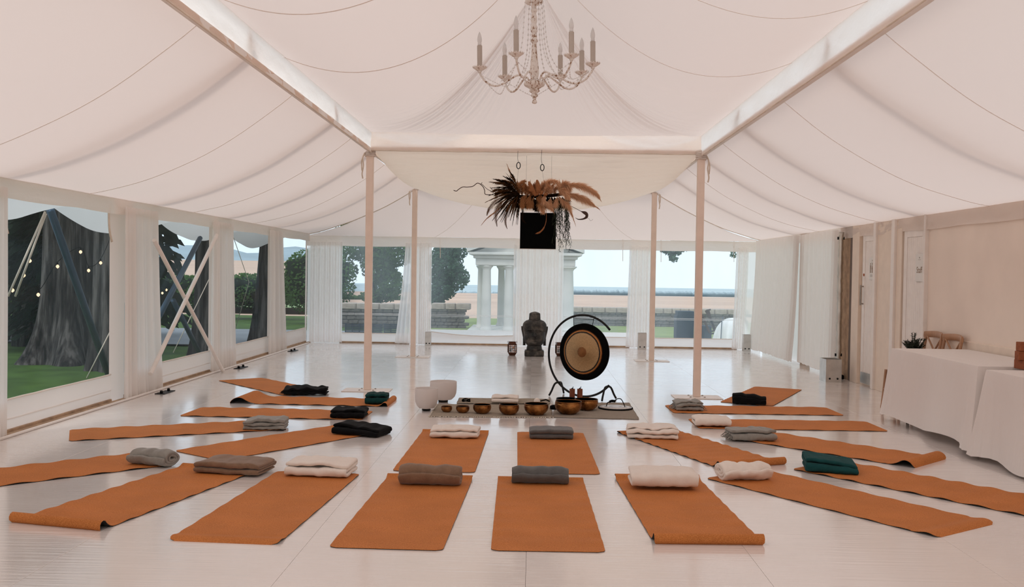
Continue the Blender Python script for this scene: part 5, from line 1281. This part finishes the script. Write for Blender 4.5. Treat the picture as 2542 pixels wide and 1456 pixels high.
# stone walls of laid stones with a pale cap
def stone_wall(label, p, q, h, z0, seed, cell=.30, nmax=300):
    p = Vector(p); q = Vector(q); L = (q-p).length; d = (q-p)/L; rz = math.atan2(d.y, d.x)
    t = empty('stone_wall', (p.x, p.y, z0), rz); tag(t, label, 'wall', 'field walls beyond the end windows')
    MB().box(0, L, .06, .45, -.3, h-.02).build('core', M['gap'], t, smooth=False)
    rnd = random.Random(seed); rows = max(2, int(h/.12)); cnt = 0
    protos = []
    for k in range(5):
        mb = MB().cbox(-.5, .5, -.5, .5, -.5, .5, .16); me = MB().add([(x*(1+.1*nz(x*3+k, y*3, z*3)), y*(1+.12*nz(y*3+k, z, 2)), z*(1+.1*nz(z*3+k, x, 4))) for x, y, z in mb.v], mb.f).mesh('stone', False); me.materials.append(M['rock']); protos.append(me)
    rh = h/rows
    for r in range(rows):
        x = rnd.uniform(-.1, 0)
        while x < L:
            w_ = rnd.uniform(.7, 1.5)*cell
            o = obj_from_mesh('stone', rnd.choice(protos), t, (x+w_/2, .08, (r+.5)*rh)); o.scale = (w_*.97, .22, rh*.96); x += w_
    me = MB().cbox(-.5, .5, -.5, .5, -.5, .5, .1).mesh('cap_stone', False); me.materials.append(M['cap'])
    x = 0
    while x < L:
        w_ = rnd.uniform(.35, .6); o = obj_from_mesh('cap_stone', me, t, (x+w_/2, .22, h+.09)); o.scale = (w_*.97, .56, .24); x += w_
WY = 42.0; zg = GZ-.024*(WY-21)
a = aty(1395, 815, WY); b = aty(1835, 818, WY)
hW = aty(1500, 774, WY).z-zg
stone_wall('long field stone wall behind the gong and fourth window', (a.x, WY, 0), (b.x+.3, WY, 0), hW, zg, 1, .30)
a = aty(845, 815, 36); b = aty(1008, 815, 36); zg2 = GZ-.024*15
stone_wall('field stone wall below the large leafy tree', (a.x, 36, 0), (b.x, 36, 0), aty(930, 766, 36).z-zg2, zg2, 2, .28)
a = aty(1070, 812, 36); b = aty(1147, 812, 36)
stone_wall('short end of field stone wall left of the temple', (a.x, 36, 0), (b.x, 36, 0), aty(1110, 766, 36).z-zg2, zg2, 3, .28)
# ------------------------------------------------------------ garden temple
TY = 34.0; zt = GZ-.024*(TY-21)
tp = aty(1320, 815, TY); te = empty('garden_temple', (tp.x, TY, zt)); tag(te, 'pale stone garden temple with columns and pediment', 'temple')
S_ = FPX/TY
X = lambda u: (u-1320)/S_
Zv = lambda v: aty(1320, v, TY).z-zt
x0, x1 = X(1172), X(1432)
MB().cbox(x0-.2, x1+.2, -.4, 3.4, -.3, .06, .03).build('floor_slab', M['temple'], te, smooth=False)
zc = Zv(664); 
def column(x, y, r):
    c = MB(); c.lathe([(r*1.35, 0), (r*1.35, .05), (r*1.15, .09), (r*1.05, .14), (r, .2), (r*.98, zc*.5), (r*.86, zc-.16), (r*.9, zc-.14), (r*1.0, zc-.10), (r*1.25, zc-.05), (r*1.35, zc-.04), (r*1.35, zc)], 20)
    c.build('column', M['temple'], te, loc=(x, y, .06), sharp=50)
for (u, y, r) in ((1206, .0, .17), (1262, .0, .17), (1405, .0, .26), (1186, 1.5, .13), (1194, 2.9, .13), (1236, 2.9, .14), (1330, 0, .17), (1330, 2.9, .14), (1400, 2.9, .14)):
    column(X(u), y, r)
MB().cbox(x0+.1, x1-.1, -.25, 3.2, zc+.06, zc+.30, .02).build('architrave', M['temple'], te, smooth=False)
MB().cbox(x0+.02, x1-.02, -.33, 3.28, zc+.30, zc+.42, .02).build('frieze', M['temple'], te, smooth=False)
MB().cbox(x0-.12, x1+.12, -.48, 3.42, zc+.42, zc+.52, .02).build('cornice', M['temple'], te, smooth=False)
zr = zc+.52; xm = (x0+x1)/2; hp = (x1-x0)*.19
MB().add([(x0, -.2, zr), (x1, -.2, zr), (xm, -.2, zr+hp*.9), (x0, 3.1, zr), (x1, 3.1, zr), (xm, 3.1, zr+hp*.9)], [(0, 1, 2), (3, 5, 4)]).build('pediment', M['temple'], te, smooth=False)
for s in (0, 1):
    e = x0-.2 if s == 0 else x1+.2
    MB().add([(e, -.5, zr), (xm, -.5, zr+hp), (xm, 3.4, zr+hp), (e, 3.4, zr), (e, -.5, zr+.12), (xm, -.5, zr+hp+.12), (xm, 3.4, zr+hp+.12), (e, 3.4, zr+.12)], [(0, 1, 5, 4), (2, 3, 7, 6), (4, 5, 6, 7), (3, 2, 1, 0), (0, 4, 7, 3), (1, 2, 6, 5)]).build('roof_slope', M['temple'], te, smooth=False)
o = MB().grid(lambda a, b: (tp.x+lerp(-3.6, 3.6, a), lerp(24, TY-.5, b), GZ-.024*(lerp(24, TY-.5, b)-21)+.07), 2, 6).build('gravel_path', plain('pale_gravel', (.62, .55, .50), .95, var=.15, nscale=8)); tag(o, 'pale gravel in front of the temple', kind='structure')
# ------------------------------------------------------------ things on the far lawn
M['navy'] = plain('navy_cover', (.018, .035, .055), .8, var=.3, nscale=20)
p = aty(1690, 820, 26); zz = GZ-.024*5; bx = empty('covered_crate', (p.x, 26, zz)); tag(bx, 'dark navy covered crate on the lawn behind the right post', 'crate')
m_ = 26/FPX
MB().cbox(-8*m_, 32*m_, 0, .5, 0, aty(1700, 772, 26).z-zz, .01).build('body', M['navy'], bx, smooth=False)
MB().cbox(-8*m_-.03, -8*m_+.02, 0, .5, 0, aty(1700, 784, 26).z-zz, .005).build('side_flap', M['navy'], bx, smooth=False)
p = aty(1765, 822, 25); zz = GZ-.1; ch_ = empty('folded_loungers', (p.x, 25, zz)); tag(ch_, 'stack of folded dark wooden garden chairs leaning beside the white bundle', 'garden chair')
m_ = 25/FPX; q = lambda u, v, dy=0: (aty(u, v, 25+dy)-ch_.location)[:]
for (a, b) in (((1742, 780), (1762, 826)), ((1752, 770), (1778, 822)), ((1758, 768), (1772, 818))): MB().beam(q(*a), q(*b), .05, .05).build('rail', M['twig'], ch_, smooth=False)
for (a, b) in (((1757, 824), (1783, 818)), ((1760, 828), (1784, 826)), ((1754, 770), (1764, 768))): MB().beam(q(*a, .2), q(*b, .2), .05, .04).build('slat', M['twig'], ch_, smooth=False)
MB().cbox(q(1765, 0)[0], q(1785, 0)[0], .1, .5, .1, q(0, 780)[2], .02).build('folded_seat', M['navy'], ch_, smooth=False)
p = aty(1812, 832, 23); wb_ = empty('wrapped_bundle', (p.x, 23, GZ-.05)); tag(wb_, 'big white wrapped bundle tied with dark straps outside the fourth end window', 'bundle')
hh = aty(1812, 783, 23).z-GZ
def bf(a, b):
    an = 2*PI*a; ph = PI/2*b; r = .42*math.cos(ph)**.7*(1+.06*math.sin(an*9+b*3)+.05*nz(math.cos(an)*2, math.sin(an)*2, b*3)); return (r*math.cos(an)+.10*b, r*math.sin(an), hh*math.sin(ph)**.9)
MB().grid(bf, 60, 20, True).build('sheet', plain('white_tarpaulin', (.85, .84, .83), .5, var=.05, bump=.4, bscale=9), wb_)
for off in (-.18, .12):
    MB().tube([Vector(((off+.45*math.sin(PI*k/16)*.0-.12*math.cos(PI*k/16)), -.46*math.cos(PI*k/16)*.95, .02+hh*1.03*math.sin(PI*k/16)**.8*(1-.25*abs(off)))) for k in range(17)], .016, 6, flat=.5).build('strap', M['navy'], wb_)
# woven dark screens outside the first end window
for i, (u0, u1) in enumerate(((856, 950), (952, 1004))):
    a, b = aty(u0, 830, 22), aty(u1, 830, 22); zz = GZ-.02; h = aty(u0, 803, 22).z-zz
    t = empty('woven_screen', (a.x, 22, zz)); tag(t, 'wide dark woven garden screen outside the first end window' if i == 0 else 'narrow dark woven garden screen outside the first end window', 'screen', 'woven screens on the lawn')
    wd = b.x-a.x
    for k in range(14): MB().box(0, wd, .0 if k % 2 else .012, .02 if k % 2 else .03, k*h/14+.004, (k+1)*h/14-.004).build('weave_strip', M['navy'], t, smooth=False)
    for k in range(int(wd/.16)+1): MB().box(min(k*.16, wd-.02), min(k*.16+.02, wd), -.008, .036, 0, h+.01).build('upright', M['navy'], t, smooth=False)
# ------------------------------------------------------------ tent rigging outside the left wall
M['awning'] = cloth('white_awning_canvas', (.88, .82, .78), .45, wr=.2)
def awning(label, y0, y1, xo, zt, dz, seed):
    def fn(a, b):
        y = lerp(y0, y1, a); dip = 4*a*(1-a)
        return (XL-.03-lerp(0, xo, b), y-(y0+y1)/2, lerp(zt+.1, zt-dz*dip-.02*nz(a*5, seed), b)+.04*math.sin(PI*b)*dip)
    o = MB().grid(fn, 30, 8).build('awning_flap', M['awning'], loc=(0, (y0+y1)/2, 0)); tag(o, label, 'awning', 'scalloped awning flaps outside the left wall')
awning('scalloped awning flap at the left of the first left window', 7.85, 10.92, .9, 2.15, .24, 1)
awning('scalloped awning flap at the right of the first left window', 10.97, 14.08, .9, 2.15, .25, 2)
awning('scalloped awning flap over the second left window', 14.13, 17.2, .9, 2.14, .22, 3)
awning('scalloped awning flap over the third and fourth left windows', 17.25, 20.3, .9, 2.14, .26, 4)
def gpole(label, a, b, r=.035):
    a = Vector(a); b = Vector(b); o = MB().tube([(0, 0, 0), b-a], r, 10).build('guy_pole', M['bluesteel'], loc=a); tag(o, label, 'pole', 'steel guy poles outside')
pT = atx(125, 520, -5.55); pB = atx(268, 925, -5.9); dd = (pB-pT); pB = pT+dd*((pT.z-GZ)/(pT.z-pB.z))
gpole('long blue steel guy pole slanting across the first left window', pB, pT, .045)
pT = atx(75, 560, -5.6); gpole('upright blue steel pole at the left of the first left window', (-6.0, aty(45, 900, 8)[1]+.55, GZ), (-6.0, 8.55+.0, 2.0), .04)
pT = atx(497, 590, -5.4); pB = atx(395, 785, -5.4); gpole('dark guy pole slanting down to the left outside the second window', pB+(pB-pT)*.55, pT, .04)
pT = atx(430, 745, -5.4); pB = atx(497, 880, -5.4); gpole('dark guy pole slanting down to the right outside the second window', pB+(pB-pT)*.1, pT, .04)
def rope(label, pts, r=.012):
    p0 = Vector(pts[0]); o = MB().tube([Vector(p)-p0 for p in pts], r, 6).build('guy_rope', M['rope_w'], loc=p0); tag(o, label, 'rope', 'guy ropes outside')
rope('left strand of the doubled guy rope in the first left window', [atx(112, 525, -5.3), atx(20, 735, -5.7)])
rope('right strand of the doubled guy rope in the first left window', [atx(114, 530, -5.3), atx(38, 735, -5.75)])
rope('thin guy rope low at the right of the first left window', [atx(300, 770, -5.3), atx(215, 938, -5.7)], .008)
rope('thin guy rope in the second left window', [atx(525, 680, -5.3), atx(430, 875, -5.8)], .007)
rope('thin guy rope in the third left window', [atx(580, 590, -5.3), atx(618, 700, -5.8), atx(618, 700, -5.8)+Vector((-.75, .9, -1.72))], .007)
# festoon lights on their cables
bm = NT('lit_festoon_bulb'); em = bm.n('Emission', Color=(1, .62, .36), Strength=1.6); M['festoon'] = bm.done(em.outputs[0])
fest = [(31, 720, 'leftmost lit festoon bulb, beside the guy rope'), (59, 683, 'lit festoon bulb just right of the doubled guy rope'), (74, 647, 'lit festoon bulb left of the slanting pole, above its neighbours'), (95, 731, 'lowest lit festoon bulb in the first left window'), (143, 661, 'lit festoon bulb close to the long slanting pole'), (200, 625, 'highest lit festoon bulb in the first left window'), (220, 671, 'lit festoon bulb between the highest one and the rightmost one'), (250, 652, 'rightmost lit festoon bulb in the first left window')]
fest2 = [(403, 727, 'lower left of four lit festoon bulbs in the second left window'), (413, 719, 'upper left of four lit festoon bulbs in the second left window'), (427, 719, 'upper right of four lit festoon bulbs in the second left window'), (430, 726, 'lower right of four lit festoon bulbs in the second left window')]
for fs_, x_, lab in ((fest, -6.9, 'thin black festoon cable outside the first left window'), (fest2, -7.6, 'thin black festoon cable outside the second left window')):
    P = []
    for (u, v, l) in fs_:
        p = atx(u, v, x_); P.append(p)
        t = empty('festoon_bulb', p); tag(t, l, 'light bulb', 'festoon bulbs outside')
        MB().lathe([(.001, -.030)]+[(.023*math.sin(PI*k/8), -.023*math.cos(PI*k/8)) for k in range(1, 8)]+[(.01, .028)], 12).build('globe', M['festoon'], t)
        MB().lathe([(.012, .026), (.012, .055), (.004, .065)], 8).build('socket', M['black'], t)
    P = [P[0]+Vector((0, -1.6, .5))]+[p+Vector((0, 0, .068)) for p in P]+[P[-1]+Vector((-.4, 1.4, .6))]
    o = MB().tube([p-P[0] for p in catmull(P, 5)], .005, 5).build('festoon_cable', M['black'], loc=P[0]); tag(o, lab, 'cable', 'festoon cables')
bpy.context.view_layer.update()
